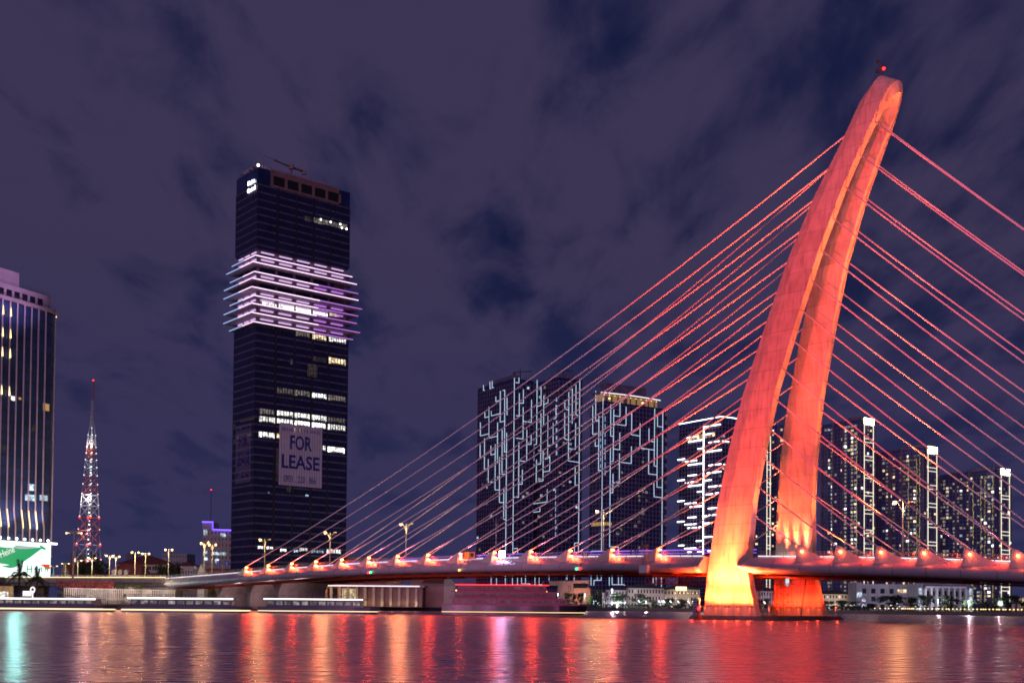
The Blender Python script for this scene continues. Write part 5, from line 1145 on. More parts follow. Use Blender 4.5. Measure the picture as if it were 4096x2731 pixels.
mb = MB(); f.slab(mb, -.2, f.L + .2, z1 - 3, z1 + .02, 0, .6); f.slab(mb, 2, f.L * .92, z1, z1 + 2, -14, -1); mb.build('attic', 'spandrel', o)
mb = MB(); a0, za = f.hit(3697, 2343); a1, _ = f.hit(3858, 2347); f.slab(mb, a0, a1, za - 1.0, za, .6, 2.4)
for k in range(8): q = a0 + (a1 - a0) * k / 7; f.slab(mb, q - .45, q + .45, GZ, za - 1, .6, 2.3)
mb.build('portico', 'white', o)
mb = MB()
for k in range(7):
    q = a0 + (a1 - a0) * (k + .5) / 7
    for r in range(3): f.slab(mb, q - .7, q + .8, za - 5.2 - r * 4, za - 2.4 - r * 4, .62, .7)
each(mb, 'window', 'window', o)
for q in (a0 - 2.4, a1 + 3):
    for r in range(3): window(o, f, q - .7, q + .7, za - 4 - 4.5 * r, za - 1 - 4.5 * r, 'w4', .7)
spot(f.at(f.L * .5, 5, 30), f.at(f.L * .5, 14, 0), 6000, (.72, .76, 1), 110, 1)
o, f, z1 = lowb('roadside_kiosk', 'distant lit yellow green pavilion at the far right edge', 'building', 4074, 4130, 2386, 640, 10, 'cream', 2, 5, 'w2')
# old gabled house and lit colonnade under the bridge
o, f, z1 = lowb('old_house', 'old gabled house with dark red roof under the bridge, stained stucco gable', 'house', 1690, 1790, 2330, 462, 10, 'bronze', 0)
mb = MB(); zr = zat(1780, 2304, 466); mb.hexa([f.at(-.4, z1, .4), f.at(f.L * .86, z1, .4), f.at(f.L * .86, z1, -10), f.at(-.4, z1, -10), f.at(-.4 + 3, zr, -4.5), f.at(f.L * .86, zr, -4.5), f.at(f.L * .86, zr, -5.5), f.at(-.4 + 3, zr, -5.5)]); mb.build('roof', 'roof', o)
mb = MB(); mb.prism([f.at(f.L * .86, GZ, .3), f.at(f.L * 1.3, GZ, .3), f.at(f.L * 1.3, z1, .3), f.at(f.L * 1.02, zr + .2, .3), f.at(f.L * .86, z1 + 1, .3)], f.n * -8); mb.build('gable_wall', 'cream', o)
o, f, z1 = lowb('colonnade', 'long low riverside hall with lit columns and a white light edge under the bridge', 'hall', 1215, 1690, 2335, 452, 12, 'bronze', 0)
mb = MB(); f.slab(mb, -1, f.L + 1, z1 - .8, z1, -13, 2.2); ca = mb.build('canopy', 'pinkwall', o)
mb = MB(); mb.tube([f.at(-.5, z1 - .5, 2.4), f.at(f.L * .98, z1 - .5, 2.4)], .17, 4); mb.build('light_strip', 'e_strip', ca)
for k in range(14): mb = MB(); f.slab(mb, f.L * k / 14 + .5, f.L * k / 14 + 1.5, GZ, z1 - .8, 0, 1.2); mb.build('column', 'cream', o)
for x0, x1, st in ((1372, 1420, 9), (1240, 1275, 0), (1310, 1350, 0)):
    a, _ = f.hit(x0, 2350); b, _ = f.hit(x1, 2350); mb = MB(); f.slab(mb, a, b, GZ + 1, z1 - 1.4, .02, .1); mb.build('window', 'window', o)
    if st:
        mb = MB()
        for k in range(9): q = a + (b - a) * k / 8; f.slab(mb, q - .1, q + .1, GZ + 1, z1 - 1.6, .1, .3)
        mb.build('lit_slats', 'w2', o)
for k in range(10): point(f.at(f.L * (k + .5) / 10, GZ + 1, 2.6), 80, (1, .62, .4), .3)
mb = MB()
for k in range(7): mb.ball(f.at(f.L * (.06 + .05 * k), GZ + 1.4, 2.4), .22, 5, 3)
each(mb, 'footlight', 'e_lamp2', o)
# lit gangway down to the water
q0, q1 = gp(1565, 3) + ez * .4, gp(1655, 3) + ez * 3.4; gw = empty('gangway', q0, 'white lit truss gangway sloping to the water below the colonnade', 'gangway'); mb = MB()
for dy in (0, 2):
    D_ = Vector((0, -dy, 0)); mb.tube([q0 + D_, q1 + D_], .12, 4); mb.tube([q0 + D_ - ez * 1.4, q1 + D_ - ez * 2.6], .12, 4)
    for k in range(14): a = q0.lerp(q1, k / 14) + D_; mb.tube([a, a - ez * (1.4 + 1.2 * k / 14)], .06, 4)
mb.build('truss', 'white', gw); mb = MB(); mb.tube([q0 + Vector((0, -2.2, .1)), q1 + Vector((0, -2.2, .1))], .09, 4); mb.build('light_strip', 'e_lamp2', gw)
# ---------------------------------------------------------------- trees
def tree_proto(name, seed, mt, n=520, flat=.75, label='', group='', cat='tree'):
    """unit tree about 1 high and 1.1 wide: forked trunk, uneven crown of leaf sized faces"""
    r_ = random.Random(seed); o = empty(name, (0, 0, 0), label, cat, group); mb = MB()
    mb.tube([(0, 0, -.03), (.01, 0, .2), (-.01, .01, .45)], [.035, .026, .016], 6)
    lobes = []
    for k in range(13):
        a = r_.uniform(0, 6.28); d = r_.uniform(.08, .38); z = r_.uniform(.26, .86); c = Vector((math.cos(a) * d, math.sin(a) * d, z)); lobes.append((c, r_.uniform(.13, .23)))
        mb.tube([(0, 0, r_.uniform(.2, .42)), c * .6 + Vector((0, 0, .12)), c], [.016, .01, .004], 4)
    mb.build('trunk', 'trunk', o)
    mb = MB()
    for k in range(n):
        c, rad = r_.choice(lobes); v = Vector((r_.gauss(0, 1), r_.gauss(0, 1), r_.gauss(0, 1))).normalized() * rad * r_.uniform(.45, 1.12); v.z *= flat; p = c + v
        s_ = r_.uniform(.022, .05); a = Vector((r_.gauss(0, 1), r_.gauss(0, 1), r_.gauss(0, .6))).normalized() * s_; b_ = a.cross(Vector((r_.gauss(0, 1), r_.gauss(0, 1), r_.gauss(0, 1)))).normalized() * s_ * .7
        mb.poly([p - a, p - b_ * .6, p + a, p + b_])
    mb.build('crown', mt, o); return o
TP = {}
def tree(x0, x1, yt, dY, kind, label, group, yb=None):
    q = gp((x0 + x1) / 2, dY); W = (x1 - x0) / FPX * q.y; H = zat((x0 + x1) / 2, yt, q.y) - GZ
    if kind not in TP:
        mt, n, fl = {'d': ('leafd', 1500, .8), 'e': ('leaf', 1400, .7), 'b': ('leafb', 1100, .8), 'd2': ('leafd', 1500, .6)}[kind]
        r = TP[kind] = tree_proto('broadleaf_tree', len(kind) * 7 + ord(kind[0]), mt, n, fl, label, group); r.location = q; r.scale = (W, W, H)
    else: r = dup(TP[kind], q, rnd.uniform(0, 6.28), label, group, (W, W, H))
    return r
GL = 'trees behind the approach viaduct'
for x0, x1, yt, dY, k, lb in ((308, 384, 2240, 120, 'd', 'large dark tree at the foot of the lattice mast'), (366, 440, 2236, 124, 'e', 'tall dark rounded tree right of the lattice mast foot'), (612, 674, 2252, 110, 'e', 'dark tree left of the paired lamp posts at the bridge end'), (645, 738, 2250, 112, 'd', 'wide dark tree before the small red roofed white hall'), (330, 400, 2262, 112, 'd2', 'lower dark tree spreading below the mast behind the viaduct rail')): tree(x0, x1, yt, dY, k, lb, GL)
GU = 'bright leafed trees under the bridge approach'
for x0, x1, yt, dY, k, lb in ((1026, 1100, 2342, 26, 'b', 'brightest yellow green tree between two bridge piers'), (924, 962, 2336, 34, 'b', 'small yellow green tree between the first bridge piers'), (828, 872, 2352, 30, 'b', 'low yellow green tree left of the first bridge pier'), (454, 512, 2336, 24, 'b', 'small green tree under the viaduct beside its middle pier'), (530, 572, 2334, 24, 'b', 'small olive tree under the viaduct left of the bridge abutment'), (225, 300, 2340, 40, 'b', 'olive bushy tree under the viaduct left of the tall pole'), (1140, 1216, 2342, 36, 'd', 'dark tree behind the amber quay lamp at the colonnade end')): tree(x0, x1, yt, dY, k, lb, GU)
GR = 'trees along the right bank'
TR_ = [(2250, 2288, 2366, 'd', 'round dark tree before the terracotta building, leftmost'), (2284, 2312, 2370, 'e', 'small round dark tree in the middle of the terracotta building'), (2308, 2338, 2368, 'd', 'round dark tree at the right corner of the terracotta building'), (2342, 2372, 2380, 'b', 'bright green lamp lit tree right of the terracotta building'), (2360, 2432, 2352, 'd2', 'broad dark layered tree behind the diamond signs'), (2425, 2515, 2370, 'd', 'dark tree behind the most glaring white lamp'), (2520, 2606, 2370, 'd2', 'tallest dark tree before the pale villa row'), (2586, 2632, 2396, 'e', 'lower dark tree right of the tallest one before the villas'), (2650, 2700, 2390, 'd', 'leafy tree before the glowing roof sign villa, left one'), (2696, 2752, 2394, 'e', 'leafy tree before the columned villa left of the pylon'), (2774, 2806, 2396, 'd', 'small tree touching the left side of the pylon foot'), (3018, 3052, 2398, 'd', 'small dark tree between the legs, left one'), (3050, 3084, 2392, 'e', 'small dark tree between the legs, right one'), (3292, 3342, 2402, 'e', 'low tree just right of the far pylon leg'), (3340, 3392, 2398, 'd', 'thin tree before the warm lit villa row'), (3386, 3440, 2402, 'e', 'low tree before the balconied villa'), (3438, 3512, 2410, 'd2', 'low spreading tree before the left end of the white institution'), (3510, 3624, 2378, 'd', 'largest dark tree before the white institution'), (3616, 3680, 2384, 'e', 'dark tree between the two institutions'), (3672, 3742, 2374, 'd', 'dense dark tree before the portico, left one'), (3744, 3832, 2376, 'd2', 'dense dark tree before the middle of the portico'), (3822, 3904, 2396, 'd', 'dark tree below the left starry lamp'), (3900, 3966, 2404, 'e', 'low dark tree between the two starry lamps'), (3962, 4034, 2384, 'd2', 'dark tree below the right starry lamp'), (4000, 4082, 2376, 'd', 'rounded tall tree at the far right edge by the arrow signs'), (4060, 4130, 2400, 'e', 'low tree cut by the right edge of the photo')]
for x0, x1, yt, k, lb in TR_: tree(x0, x1, yt, 12 + rnd.uniform(-3, 4), k, lb, GR)
mb = MB(); r_ = random.Random(11)
for k in range(2600):
    x = r_.uniform(2200, 4200)
    if 3480 < x and r_.random() < .7: continue
    q = gp(x, r_.uniform(1.5, 6)); h_ = r_.uniform(.1, 1.9); p = q + ez * h_; a = Vector((r_.gauss(0, 1), 0, r_.gauss(0, 1))).normalized() * r_.uniform(.3, .6); b_ = Vector((-a.z, r_.uniform(-.2, .2), a.x)) * .7
    mb.poly([p - a, p - b_, p + a, p + b_])
for k in range(900):
    x = r_.uniform(1500, 1930); q = gp(x, r_.uniform(1.5, 4)); p = q + ez * r_.uniform(.1, 1.3); a = Vector((r_.gauss(0, 1), 0, r_.gauss(0, 1))).normalized() * r_.uniform(.2, .45); b_ = Vector((-a.z, r_.uniform(-.2, .2), a.x)) * .7
    mb.poly([p - a, p - b_, p + a, p + b_])
tag(mb.build('shrubs', 'leafd'), 'ragged low shrubs along the far water edge', 'shrubs', None, 'stuff')
# small lights scattered on the right promenade
mb = MB(); r_ = random.Random(5)
for k in range(150):
    x = r_.choice((r_.uniform(2375, 2500), r_.uniform(2540, 2800), r_.uniform(3285, 3480), r_.uniform(3560, 3760))); q = gp(x, r_.uniform(7, 12)); mb.ball(q + ez * r_.uniform(.5, 3.6), r_.uniform(.08, .22), 4, 2)
tag(mb.build('garden_lights', 'e_cool'), 'scattered tiny garden lights among the trees on the right bank', 'garden lights', None, 'stuff')
# coconut palms on the left bank
def palm(x, yc, yb_, sc, label, seed):
    q = gp(x, 4); zc_ = zat(x, yc, q.y); r = empty('palm_tree', q, label, 'palm tree', 'palms on the left bank'); r_ = random.Random(seed)
    mb = MB(); mb.tube([q - ez * .2, q + Vector((.25, 0, (zc_ - GZ) * .5)), Vector((q.x + .1, q.y, zc_))], [.36, .26, .2], 8); mb.build('trunk', 'trunk', r)
    top_ = Vector((q.x + .1, q.y, zc_))
    for k in range(17):
        a = k * 2.4 + r_.uniform(-.2, .2); el = r_.uniform(-.1, 1.15) if k < 13 else 1.35; L = r_.uniform(4.6, 6.2) * sc; d = Vector((math.cos(a), math.sin(a), 0)); pts = []; mb = MB()
        for j in range(9):
            s_ = j / 8; pts.append(top_ + d * L * s_ * math.cos(el) * (1 - .15 * s_) + ez * (L * s_ * math.sin(el) - L * .75 * s_ * s_ * (1.1 if k < 13 else .25)))
        mb.tube(pts, [.09, .08, .07, .06, .05, .045, .04, .03, .02], 4, False); sd = d.cross(ez)
        for j in range(1, 26):
            s_ = j / 26; i = int(s_ * 8); p = pts[i].lerp(pts[min(i + 1, 8)], s_ * 8 - i); t_ = (pts[min(i + 1, 8)] - pts[i]).normalized(); ll = (1.25 - .8 * abs(s_ - .4)) * sc
            for sg in (-1, 1):
                tip_ = p + sd * sg * ll * .75 + t_ * ll * .4 - ez * ll * r_.uniform(.35, .75); wv = t_ * .09
                mb.poly([p - wv, p + wv, tip_])
        mb.build('frond', 'palm', r)
palm(75, 2300, 2420, 1.0, 'taller coconut palm before the big screen, left one', 1); palm(146, 2318, 2420, .9, 'shorter coconut palm before the right end of the big screen', 2)
# hoarding wall with flowers, bank fence
hw0_, hw1_ = gp(255, 24), gp(705, 24); hd = (hw1_ - hw0_).normalized(); hfce = Face(hw0_, (hd.x, hd.y), (hw1_ - hw0_).length); zb0, zb1 = zat(480, 2378, hw0_.y + 20), zat(480, 2354, hw0_.y + 20)
ho = empty('slatted_fence', hw0_, 'tall white slatted fence under the viaduct', 'fence'); mb = MB(); n = int(hfce.L / .8)
for k in range(n): hfce.slab(mb, k * .8, k * .8 + .5, GZ, zb1, 0, .08)
mb.build('slats', 'white', ho); mb = MB(); hfce.slab(mb, 0, hfce.L, zb1 - .35, zb1, .08, .16); hfce.slab(mb, 0, hfce.L, zb1 * .5, zb1 * .5 + .25, .08, .16); mb.build('rails', 'white', ho)
for k in range(6): point(hfce.at(hfce.L * (k + .5) / 6, zb1 + .6, 3.5), 500, (1, .75, .62), .3)
mb = MB(); r_ = random.Random(8)
for k in range(520):
    a = r_.choice((r_.uniform(0, 16), r_.uniform(16, 23), r_.uniform(0, 24))); p = hfce.at(a * .95, zb1 + r_.uniform(.0, 2.4), -2 - r_.uniform(0, 2)); d = Vector((r_.gauss(0, 1), r_.gauss(0, .4), r_.gauss(0, 1))).normalized() * r_.uniform(.2, .42); b_ = Vector((-d.z, .1, d.x)) * .8
    mb.poly([p - d, p - b_, p + d, p + b_])
tag(mb.build('flower_bushes', 'petal'), 'bank of red and pink flowering bushes above the white slatted fence', 'flowers', None, 'stuff')
fw = [gp(x, .9) for x in range(-120, 700, 18)]; mb = MB()
for h_ in (.25, .65, 1.1): mb.tube([p + ez * (h_ + .1) for p in fw], .05, 4)
for a, c in zip(fw, fw[1:]):
    for k in range(4): p = a.lerp(c, k / 4); mb.tube([p, p + ez * 1.2], .035, 4)
tag(mb.build('bank_railing', 'dark'), 'dark iron railing along the left river bank', 'railing')
# lit festive lantern on the bank beside the boats
q = gp(131, 3.5); la = empty('light_figure', q, 'tall glowing white light ornament on the left bank by the railing', 'ornament'); mb = MB()
mb.tube([q, q + ez * 4.0], [.25, .2], 6); mb.build('stem', 'e_strip', la); mb = MB(); pt = [q + ez * 4.2 + Vector((math.cos(a) * .6, 0, math.sin(a) * .8)) for a in [k * .5236 for k in range(12)]]; mb.tube(pt + pt[:1], .22, 5); mb.box(q + Vector((-1.8, .4, 3.1)), 1.2, .2, .75); mb.build('lantern', 'e_strip', la)
q = gp(25, 6); sh = empty('kiosk', q, 'glowing white kiosk under the viaduct at the left edge', 'kiosk'); mb = MB(); mb.box(q + ez * 2.6, 1.6, 1.2, 2.6); mb.build('wall', 'e_warmlo', sh); mb = MB(); mb.box(q + ez * 5.5, 2, 1.6, .25); mb.build('roof', 'dark', sh); mb = MB(); mb.box(q + ez * 2.2 - Vector((0, 1.22, 0)), 1.2, .04, 1.4); mb.build('front', 'w1', sh)
# ---------------------------------------------------------------- boats, at rest on the river
def boat(label, x0, x1, Y, decks, mts, strips, roof_y, group=None, name='river_boat', hz=1.5):
    a, b = P(x0, 2440, Y), P(x1, 2440, Y); L = b.x - a.x; c = Vector(((a.x + b.x) / 2, Y, 0)); r = empty(name, c, label, 'boat', group)
    Wd = L * .1
    def ring(z, k, bow): return [Vector((c.x + sx * L / 2 * (1 if abs(sx) > .85 else k) * (bow if sx > .85 else 1), Y + sy * Wd * wv, z)) for sx, sy, wv in ((-1, -1, .85), (-.6, -1, 1), (.6, -1, 1), (.86, -1, .75), (1, 0, .1), (.86, 1, .75), (.6, 1, 1), (-.6, 1, 1), (-1, 1, .85))]
    mb = MB(); mb.loft([ring(-.6, .95, .9), ring(.4, 1, .97), ring(hz, 1, 1.0)]); mb.build('hull', mts[0], r)
    mb = MB(); mb.loft([[p + (p - Vector((c.x, Y, p.z))) * .004 for p in ring(zz, 1, 1)] for zz in (hz - .12, hz + .14)]); ru = mb.build('rub_rail', mts[1], r)
    top_z = zat((x0 + x1) / 2, roof_y, Y); dh = (top_z - hz) / decks
    for k in range(decks):
        z0 = hz + k * dh; f0, f1 = -.44 + .02 * k, .36 - .07 * k
        mb = MB(); mb.box((c.x + L * (f0 + f1) / 2, Y, z0 + dh * .45), L * (f1 - f0) / 2 * .97, Wd * .82, dh * .45); cb = mb.build('cabin', mts[2], r)
        mb = MB(); n = max(6, int(L * (f1 - f0) / 2.2))
        for j in range(n): xx = c.x + L * (f0 + .01 + (f1 - f0 - .02) * (j + .5) / n); mb.box((xx, Y - Wd * .82, z0 + dh * .5), L * (f1 - f0) / n * .36, .05, dh * .2)
        each(mb, 'window', mts[3], cb)
        mb = MB(); mb.box((c.x + L * (f0 + f1) / 2, Y, z0 + dh * .95), L * (f1 - f0) / 2 * 1.04, Wd * .97, dh * .05); rf2 = mb.build('deck_roof', mts[1], r)
        if strips[0] and (k == decks - 1 or strips[0] == 'all'):
            mb = MB(); mb.tube([(c.x + L * (f0 - .01), Y - Wd * .985, z0 + dh * .95), (c.x + L * (f1 + .01), Y - Wd * .985, z0 + dh * .95)], strips[2], 4); mb.build('light_strip', strips[1], rf2)
        mb = MB(); rz = z0 + dh
        for h_ in (.4, .85): mb.tube([(c.x + L * f0, Y - Wd * .9, rz + h_), (c.x + L * (f1 - .07), Y - Wd * .9, rz + h_)], .04, 4)
        for j in range(16): xx = c.x + L * (f0 + (f1 - .07 - f0) * j / 15); mb.tube([(xx, Y - Wd * .9, rz), (xx, Y - Wd * .9, rz + .85)], .04, 4)
        mb.build('railing', mts[1], r)
    if strips[3]:
        pts = [p + Vector((0, -.12, .5)) for p in ring(.15, 1, .97)[:5]]; mb = MB(); mb.tube(pts, strips[4], 4); mb.build('waterline_light', strips[3], ru)
    return r
bm = ('hull', 'hull', 'hull', 'w3')
boat('low white river boat with bright light strips at the far left of the water', -70, 470, 292, 1, bm, ('top', 'e_boat', .17, 'e_boatw', .17), 2392, 'low lit boats on the left water')
boat('low white river boat with bright light strips before the bridge abutment', 500, 1010, 290, 1, bm, ('top', 'e_boat', .17, 'e_boatw', .17), 2391, 'low lit boats on the left water')
boat('low lit river boat before the colonnade, third along from the left edge', 1040, 1520, 296, 1, bm, ('top', 'e_boat', .14, 'e_boatw', .1), 2394, 'low lit boats on the left water')
cr_ = boat('large magenta three deck cruise boat with dark hull below the bridge', 1770, 2350, 330, 3, ('hulldark', 'boatred', 'boatred', 'w6'), ('none', 'e_red', .09, 'e_warm', .05), 2338, None, 'cruise_boat', 2.7)
for x in (1800, 1950, 2100, 2250): spot(P(x, 2430, 322) + Vector((0, -6, 0)), P(x, 2375, 330), 700, (.9, .22, .6), 120, 1)
# red navigation buoy left of the pile cap
q = P(2794, 2466, 236); q.z = 0; bu = empty('buoy', q, 'small red navigation buoy with a red light left of the pylon foot', 'buoy'); mb = MB(); mb.tube([q - ez * .3, q + ez * .5, q + ez * .9, q + ez * 2], [.75, .8, .4, .3], 8); mb.build('body', 'steelred', bu); mb = MB(); mb.ball(q + ez * 2.3, .32); mb.build('lamp', 'e_red', bu)
# tide gauge boards on the near leg foot
tg = empty('tide_gauge', B(5.0, -17.0, 0), 'tall pale tide gauge board at the near leg foot', 'tide gauge'); mb = MB(); mb.bx(B(5.2, -16.6, 0), UV, VV, -.85, .85, -.12, .12, .2, 4.4); mb.build('board', 'cream', tg)
mb = MB(); bb = B(5.2, -16.6, 0)
for k in range(8): mb.bx(bb, UV, VV, .1 if k % 2 else -.1, .8, -.16, -.125, .5 + k * .5, .72 + k * .5)
mb.build('scale_marks', 'ink', tg); text('0', B(4.75, -16.78, 1.3), -UV, ez, 1.3, 'ink', tg, 'numeral', bold=.02); mb = MB(); mb.bx(bb, UV, VV, -.75, -.2, -.16, -.125, 3, 3.9); mb.build('blue_patch', 'signblue', tg)
# scaffold and hanging cage between the legs
sc = empty('scaffold', B(-2, 9, ZP), 'red lit scaffold tower and hanging work cage beside the far pylon leg', 'scaffold'); mb = MB()
def frame_(t0, t1, w0, w1, z0, z1, nz, r=.05, diag=True):
    for t in (t0, t1):
        for w_ in (w0, w1): mb.tube([B(t, w_, z0), B(t, w_, z1)], r, 4)
    for k in range(nz + 1):
        z = z0 + (z1 - z0) * k / nz; c = [B(t0, w0, z), B(t1, w0, z), B(t1, w1, z), B(t0, w1, z)]
        for i in range(4): mb.tube([c[i], c[(i + 1) % 4]], r * .8, 4)
        if k < nz and diag: zz = z0 + (z1 - z0) * (k + 1) / nz; mb.tube([c[0], B(t1, w0, zz)], r * .7, 4); mb.tube([c[1], B(t0, w0, zz)], r * .7, 4)
frame_(3.8, 2.2, 8.6, 9.8, ZP, 7.6, 4); frame_(2.2, .4, 8.6, 9.8, ZP, 7.6, 4); frame_(.4, -1.6, 8.6, 9.8, ZP, 7.2, 4); mb.build('scaffold_tower', 'steelred', sc)
mb = MB(); frame_(5.6, 4.7, 7, 7.9, ZP, 10, 8, .07); mb.build('lattice_leg', 'steelred', sc)
mb = MB(); frame_(4, 2.4, -9, 8, 7.6, 9.8, 3, .06, False)
for k in range(9): mb.tube([B(4, -9 + k * 2, 7.6), B(4, -9 + k * 2, 9.8)], .05, 4)
mb.build('work_cage', 'steelred', sc); mb = MB(); mb.bx(B(-1.2, 8.6, 0), UV, VV, -.4, .4, -.1, .1, 7.5, 9.6); mb.build('work_lamp', 'w4', sc)
mb = MB(); mb.tube([B(-4.2, 9.4, ZP), B(-4.6, 11, 10)], .12, 4); mb.build('drain_pipe', 'dark', sc)
# inspection gantry hung from the girder left of the pylon
tA = tz(2582, 2285, -15.9)[0]; gn = empty('inspection_gantry', B(tA, -16, zd(tA)), 'red inspection gantry hung under the deck with a ladder cage up the girder side', 'gantry'); mb = MB(); z0 = zd(tA)
for dt in (-.6, .6):
    for dw in (-16.4, -15.9): mb.tube([B(tA + dt, dw, z0 - 4.2), B(tA + dt, dw, z0 + 2.6)], .06, 4)
for k in range(10): mb.tube([B(tA - .6, -16.4, z0 - 4 + k * .7), B(tA + .6, -16.4, z0 - 4 + k * .7)], .04, 4)
mb.build('ladder_cage', 'rail', gn); mb = MB(); mb.bx(B(tA, 0, 0), UV, VV, -1.1, 1.1, -16.8, -15.9, z0 - 3.7, z0 - 2.0); mb.build('control_box', 'white', gn)
mb = MB(); n = 16
for tt in (tA - .9, tA + .9):
    for zz in (-4.0, -6.0): mb.tube([B(tt, -17 + (2 if zz < -5 else 0), z0 + zz), B(tt, 15, z0 + zz)], .1, 4)
    for k in range(n): w0 = -15 + 30 * k / n; w1 = -15 + 30 * (k + 1) / n; mb.tube([B(tt, w0, z0 - 6), B(tt, (w0 + w1) / 2, z0 - 4)], .06, 4); mb.tube([B(tt, (w0 + w1) / 2, z0 - 4), B(tt, w1, z0 - 6)], .06, 4)
mb.build('truss_boom', 'steelred', gn)
# navigation signals on the girder
def nav(x, y, mt, label):
    t, z = tz(x, y, -16.1); p = B(t, -16.1, z); r = empty('navigation_light', p, label, 'navigation light'); mb = MB(); mb.tube([p + ez * 1.2 + VV * .5, p + ez * .3], .06, 4); mb.build('bracket', 'dark', r); mb = MB(); mb.ball(p, .3); mb.build('lamp', mt, r)
for x, y, mt, lb in ((1473, 2289, 'e_red', 'red navigation light paired with a green one on the left girder'), (1482, 2288, 'e_green', 'green navigation light paired with a red one on the left girder'), (1837, 2279, 'e_sodium', 'single amber navigation light on the girder above the cruise boat'), (2306, 2274, 'e_green', 'small green navigation light beside a red one below the line lit towers'), (2318, 2274, 'e_red', 'red navigation light beside a small green one below the line lit towers')): nav(x, y, mt, lb)
# signs on the bridge edge
def panel(name, label, x0, x1, y0, y1, mt, cat='sign'):
    t0, z1_ = tz(x0, y0, -14.4); t1, _ = tz(x1, y0, -14.4); _, z0_ = tz(x0, y1, -14.4); r = empty(name, B((t0 + t1) / 2, -14.4, z0_), label, cat)
    mb = MB(); mb.bx(B(0, -14.4, 0), UV, VV, min(t0, t1) - .06, max(t0, t1) + .06, -.12, .3, z0_ - .06, z1_ + .06); mb.build('case', 'dark', r)
    mb = MB(); mb.bx(B(0, -14.4, 0), UV, VV, min(t0, t1), max(t0, t1), -.2, -.125, z0_, z1_); return r, t0, t1, z0_, z1_, mb.build('face', mt, r)
r, t0, t1, za_, zb_, fc = panel('navigation_sign', 'glowing orange navigation board on the girder edge, leftmost of the trio', 1840, 1856, 2208, 2233, 'e_sred')
mb = MB(); mb.prism([B(t0 - .25, -14.65, zb_ - .25), B(t1 + .25, -14.65, zb_ - .25), B((t0 * .35 + t1 * .65), -14.65, (za_ + zb_) / 2), B(t1 + .25, -14.65, za_ + .25), B(t0 - .25, -14.65, za_ + .25)], -VV * .05); mb.build('white_symbol', 'e_strip', r)
panel('navigation_sign', 'plain glowing orange navigation board, middle of the trio', 1859, 1879, 2207, 2234, 'e_orange')
r, t0, t1, za_, zb_, fc = panel('navigation_sign', 'red edged white navigation board reading 80', 1882, 1902, 2207, 2233, 'e_sred'); tm = (t0 + t1) / 2
mb = MB(); mb.prism([B(t0 - .15, -14.63, zb_ - .2), B(t1 + .15, -14.63, zb_ - .2), B(t1 + .45, -14.63, (za_ + zb_) / 2), B(t1 + .15, -14.63, za_ + .2), B(t0 - .15, -14.63, za_ + .2), B(t0 - .45, -14.63, (za_ + zb_) / 2)], -VV * .04); mb.build('white_field', 'cream', r)
text('80', B(tm, -14.72, za_ + .55), -UV, ez, .8, 'black', r, 'lettering', bold=.02)
panel('lit_sign', 'blinding white lit panel on the girder edge right of the orange trio', 1999, 2020, 2203, 2229, 'e_panel', 'sign')
def diamonds(x, y, lb):
    for k, (dx, c1_, c2_) in enumerate(((0, 'white', 'signred'), (12, 'signred', 'white'))): pass
    t, z = tz(x, y, -14.3); r = empty('diamond_marker', B(t, -14.3, z - .5), lb, 'sign')
    for dt, ca_, cb_ in ((.55, 'signgreen', 'white'), (-.65, 'white', 'signred')):
        for sgn, cc in ((1, ca_), (-1, cb_)):
            mb = MB(); mb.prism([B(t + dt, -14.4, z + .65), B(t + dt, -14.4, z - .65), B(t + dt + .55 * sgn, -14.4, z)], -VV * .05); mb.build('half_diamond', cc if cc in M else 'leafb', r)
M['signgreen'] = mat('green_sign', (.02, .3, .1), .4, .05, 1)
diamonds(2342, 2216, 'pair of red white and green diamond markers on the girder below the terrace crowned tower'); diamonds(1509, 2241, 'pair of small red and white diamond markers on the left girder')
# arrow signs on the right bank with letters
def arrow(x, yt, yb, letters, lb, dY=.8, wpx=14):
    q = gp(x, dY); k = q.y / FPX; z1_ = zat(x, yt, q.y); z0_ = zat(x, yb, q.y); W = wpx * k; r = empty('arrow_sign', q, lb, 'sign'); mb = MB()
    for dx in (-.25, .25):
        for j in range(6): zz = GZ + (z0_ - GZ) * j / 6; mb.tube([(q.x + dx * W, q.y, zz), (q.x + dx * W, q.y, zz + (z0_ - GZ) / 9)], .22, 5)
    mb.build('striped_posts', 'white', r); mb = MB()
    for dx in (-.25, .25): mb.tube([(q.x + dx * W, q.y + .02, GZ), (q.x + dx * W, q.y + .02, z1_)], .16, 5)
    mb.build('posts', 'steelred', r); h_ = (z1_ - z0_) / 2
    for j, ch_ in enumerate(letters):
        zz = z1_ - h_ * (j + .5); mb = MB(); mb.prism([Vector((q.x + W * .5, q.y - .3, zz - h_ * .44)), Vector((q.x - W * .15, q.y - .3, zz - h_ * .44)), Vector((q.x - W * .5, q.y - .3, zz)), Vector((q.x - W * .15, q.y - .3, zz + h_ * .44)), Vector((q.x + W * .5, q.y - .3, zz + h_ * .44))], (0, .12, 0)); pl = mb.build('arrow_plate', 'banner', r)
        text(ch_, Vector((q.x + W * .18, q.y - .34, zz - h_ * .3)), Vector((1, 0, 0)), ez, h_ * .6, 'black', r, 'lettering', bold=.02)
arrow(2415, 2369, 2393, 'QR', 'red and white arrow sign lettered Q and R among the bank trees'); arrow(4053, 2413, 2432, 'QR', 'arrow sign on striped posts at far right, left one of two'); arrow(4075, 2415, 2434, 'QR', 'arrow sign on striped posts at far right, right one of two')
